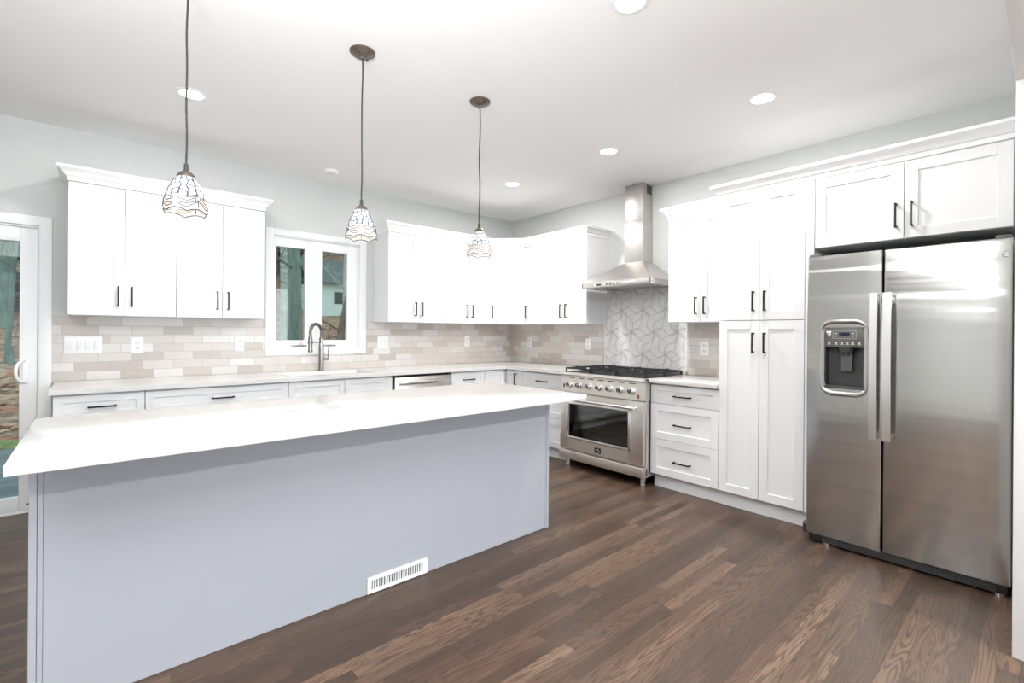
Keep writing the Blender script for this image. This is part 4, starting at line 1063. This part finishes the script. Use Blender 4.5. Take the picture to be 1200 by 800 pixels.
# ------------------------------------------------------------------ outside
def outside():
    dk = MB(); dk.box(-8.5, -3.1, 0.16, 3.1, -0.22, -0.10)
    struct(dk.build('deck', m_deck()), 'grey blue deck boards outside the patio door', 'deck')
    GZ = lambda x, y: -0.45 + max(0, y-3.0)*0.150 + max(0, y-21)*0.42 + 0.10*math.sin(x*0.7+y*0.4)
    bm = MB(); nx, ny = 44, 50; pts = []; f = []
    for j in range(ny+1):
        for i in range(nx+1):
            x = -14+38*i/nx; y = 0.3+44.7*j/ny; pts.append((x, y, GZ(x, y)))
    for j in range(ny):
        for i in range(nx): a = j*(nx+1)+i; f.append((a, a+1, a+nx+2, a+nx+1))
    bm.poly(pts, f); struct(bm.build('ground', m_leafground(), None, 80), 'leaf covered slope rising behind the house', 'ground')
    # fallen leaves
    lv = MB()
    for k in range(2600):
        x = random.uniform(-8, 8); y = random.uniform(4.2, 17)
        if y < 6.2 and abs(x+1.6) < 1.2: continue
        z = GZ(x, y)+0.03; s = random.uniform(0.05, 0.10); a = random.uniform(0, PI); tx = random.uniform(-0.03, 0.04)
        ca, sa = math.cos(a)*s, math.sin(a)*s
        lv.poly([(x-ca, y-sa, z), (x+sa*0.5, y-ca*0.5, z+tx), (x+ca, y+sa, z), (x-sa*0.5, y+ca*0.5, z+tx+0.02)], [(0, 1, 2, 3)])
    lm, nt, p = nmat('fallen_leaf'); g = NT(nt)
    rnd = g.n('ShaderNodeNewGeometry').outputs['Random Per Island']
    g.link(g.ramp(rnd, [(0, (0.30, 0.16, 0.09)), (0.3, (0.42, 0.27, 0.17)), (0.6, (0.40, 0.14, 0.07)), (0.8, (0.52, 0.38, 0.26))], 'CONSTANT'), p.inputs['Base Color']); p.inputs['Roughness'].default_value = 0.8
    tag(lv.build('leaf_litter', lm, None, 0), 'brown and rust fallen leaves scattered over the slope', 'leaves', None, 'stuff')
    BARKG = m_noisecol('mossy_bark', [(0.3, (0.09, 0.13, 0.11)), (0.7, (0.20, 0.27, 0.23))], 4, 0.9, 5, (3, 3, 0.6), 0.5)
    BARKB = m_noisecol('brown_bark', [(0.3, (0.10, 0.075, 0.06)), (0.7, (0.24, 0.185, 0.15))], 4, 0.9, 5, (3, 3, 0.6), 0.5)
    BARKW = m_noisecol('pale_bark', [(0.3, (0.22, 0.25, 0.22)), (0.7, (0.48, 0.52, 0.47))], 4, 0.9, 4, (1, 1, 3), 0.2)
    EVER = m_noisecol('evergreen_needles', [(0.3, (0.035, 0.062, 0.052)), (0.7, (0.11, 0.165, 0.135))], 5, 0.9, 4)
    def tree(label, x, y, rad, h, bark, lean=0.0, seed=0):
        rr = random.Random(seed); z = GZ(x, y)-0.05
        r = thing('bare_tree', label, 'tree', (x, y, z))
        t = MB(); P = [(lean*q*h + 0.05*math.sin(q*5+seed), 0.05*math.cos(q*4+seed), q*h) for q in [i/12 for i in range(13)]]
        t.tube(P, rad, 12, rad*0.45)
        t.lathe([(rad*1.7, 0), (rad*1.25, 0.12), (rad*1.0, 0.4)], 12, (0, 0, 0)); t.build('trunk', bark, r)
        b = MB()
        for k in range(9 if h > 4 else 3):
            q = rr.uniform(0.30, 0.95); i = int(q*12); p0 = Vector(P[i]); a = rr.uniform(0, 2*PI); ln = rr.uniform(0.8, 2.0)
            d_ = Vector((math.cos(a), math.sin(a), rr.uniform(0.3, 0.9))); e = p0+d_*ln
            mid = p0+d_*ln*0.5+Vector((0, 0, -0.1)); b.tube([p0, mid, e], rad*0.26, 6, rad*0.06)
            for s_ in range(3):
                m0 = p0.lerp(e, rr.uniform(0.4, 0.9)); b.tube([m0, m0+Vector((rr.uniform(-.6, .6), rr.uniform(-.6, .6), rr.uniform(0.1, .7)))], rad*0.09, 5, rad*0.02)
        b.build('branches', bark, r)
    def at(px, y): # plan x on the sight line through window pixel column at distance y
        yaw_px = math.atan2(px-600, 557.58) + yaw; return CAM.x + (y-CAM.y)*math.tan(yaw_px)
    tree('thick mossy tree trunk seen through the left window pane', at(343, 7.2), 7.2, 0.17, 7.5, BARKG, 0.0, 1)
    tree('slim pale tree trunk at the left of the left window pane', at(331.5, 11.5), 11.5, 0.13, 8.0, BARKW, 0.01, 2)
    tree('brown leaning tree trunk in the right window pane', at(398, 9.0), 9.0, 0.13, 2.2, BARKB, 0.10, 3)
    tree('slim pale tree at the right edge of the right window pane', at(405, 13.0), 13.0, 0.07, 7.0, BARKW, -0.004, 4)
    tree('slender pale tree seen through the patio door glass', at(12, 9.5), 9.5, 0.05, 8.0, BARKG, 0.02, 5)
    tree('mossy tree trunk far behind the patio door glass', at(3, 14.0), 14.0, 0.16, 9.0, BARKG, 0.0, 6)
    def evergreen(label, x, y, h, rad, seed):
        rr = random.Random(seed); z = GZ(x, y)
        r = thing('evergreen_tree', label, 'tree', (x, y, z-0.05))
        MB().tube([(0, 0, 0), (0, 0, h*0.95)], 0.18, 8, 0.03).build('trunk', BARKB, r)
        m = MB()
        for k in range(420):
            q = rr.random()**0.8; zz = 0.10*h+q*0.88*h; R_ = rad*(1-q)**0.8+0.12; a = rr.uniform(0, 2*PI); 
            p0 = Vector((0.15*R_*math.cos(a), 0.15*R_*math.sin(a), zz)); e = Vector((R_*math.cos(a), R_*math.sin(a), zz-0.22*R_))
            sd = Vector((-math.sin(a), math.cos(a), 0))*(0.16+0.20*R_); mm = p0.lerp(e, 0.55)
            m.poly([tuple(p0), tuple(mm+sd-Vector((0, 0, .08))), tuple(e), tuple(mm-sd-Vector((0, 0, .08))), tuple(mm+Vector((0, 0, .10)))], [(0, 1, 4), (1, 2, 4), (2, 3, 4), (3, 0, 4)])
        m.build('foliage', EVER, r, 0)
    evergreen('dark evergreen in the wood behind the left window pane', at(322, 25), 25, 12, 2.6, 11)
    evergreen('dark evergreen in the wood between the two window panes', at(352, 40), 40, 13, 2.9, 12)
    evergreen('dark evergreen in the wood behind the shed at right', at(404, 30), 30, 13, 3.2, 13)
    evergreen('dark evergreen in the wood behind the patio door', at(8, 19), 19, 11, 3.4, 14)
    # shed on the slope
    sx, sy = at(408, 20.0), 20.0; sz = GZ(sx, sy)
    r = thing('garden_shed', 'pale shed with dark roof on the slope, in the right window pane', 'shed', (sx, sy, sz+0.15))
    PALE = pm('pale_green_siding', (0.60, 0.70, 0.64), 0.7); ROOF = pm('dark_shingle', (0.10, 0.12, 0.12), 0.8)
    b = MB(); b.box(-1.9, 1.9, 0, 2.6, -0.6, 1.45); b.build('wall', PALE, r)
    b = MB(); b.prism([(-0.35, 1.40), (1.3, 2.75), (1.3, 2.85), (-0.35, 1.50)], -2.15, 2.15)
    o = b.build('roof', ROOF, r); o.matrix_local = Matrix(((0, 0, 1, 0), (1, 0, 0, 0), (0, 1, 0, 0), (0, 0, 0, 1)))
    b = MB(); b.prism([(2.95, 1.40), (1.3, 2.75), (1.3, 2.85), (2.95, 1.50)], -2.15, 2.15)
    o = b.build('roof', ROOF, r); o.matrix_local = Matrix(((0, 0, 1, 0), (1, 0, 0, 0), (0, 1, 0, 0), (0, 0, 0, 1)))
    b = MB(); b.box(-0.75, -0.30, -0.03, 0.01, 0.45, 1.05); b.build('window', DARKG, r)
    # pale boulder on the slope
    bx, by = at(389, 6.0), 6.0; m = MB()
    bmesh.ops.create_icosphere(m.bm, subdivisions=3, radius=0.34)
    for v in m.bm.verts: v.co *= 1+0.22*math.sin(v.co.x*11)*math.cos(v.co.y*9+v.co.z*13); v.co.z *= 0.75
    o = m.build('boulder', m_noisecol('pale_stone', [(0.3, (0.42, 0.47, 0.45)), (0.7, (0.80, 0.84, 0.82))], 5, 0.8)); o.location = (bx, by, GZ(bx, by)+0.12)
    tag(o, 'pale boulder on the slope, low in the right window pane', 'boulder')
    # fallen arched branch low in left pane
    lx, ly = at(343, 5.4), 5.4
    m = MB(); m.tube([(0.55*math.cos(a), 0.05, 0.42*math.sin(a)) for a in [PI*i/16 for i in range(17)]], 0.045, 8, 0.03)
    o = m.build('bent_branch', BARKG); o.location = (lx, ly, GZ(lx, ly)); tag(o, 'arched mossy branch on the leaves, low in the left window pane', 'branch')
outside()
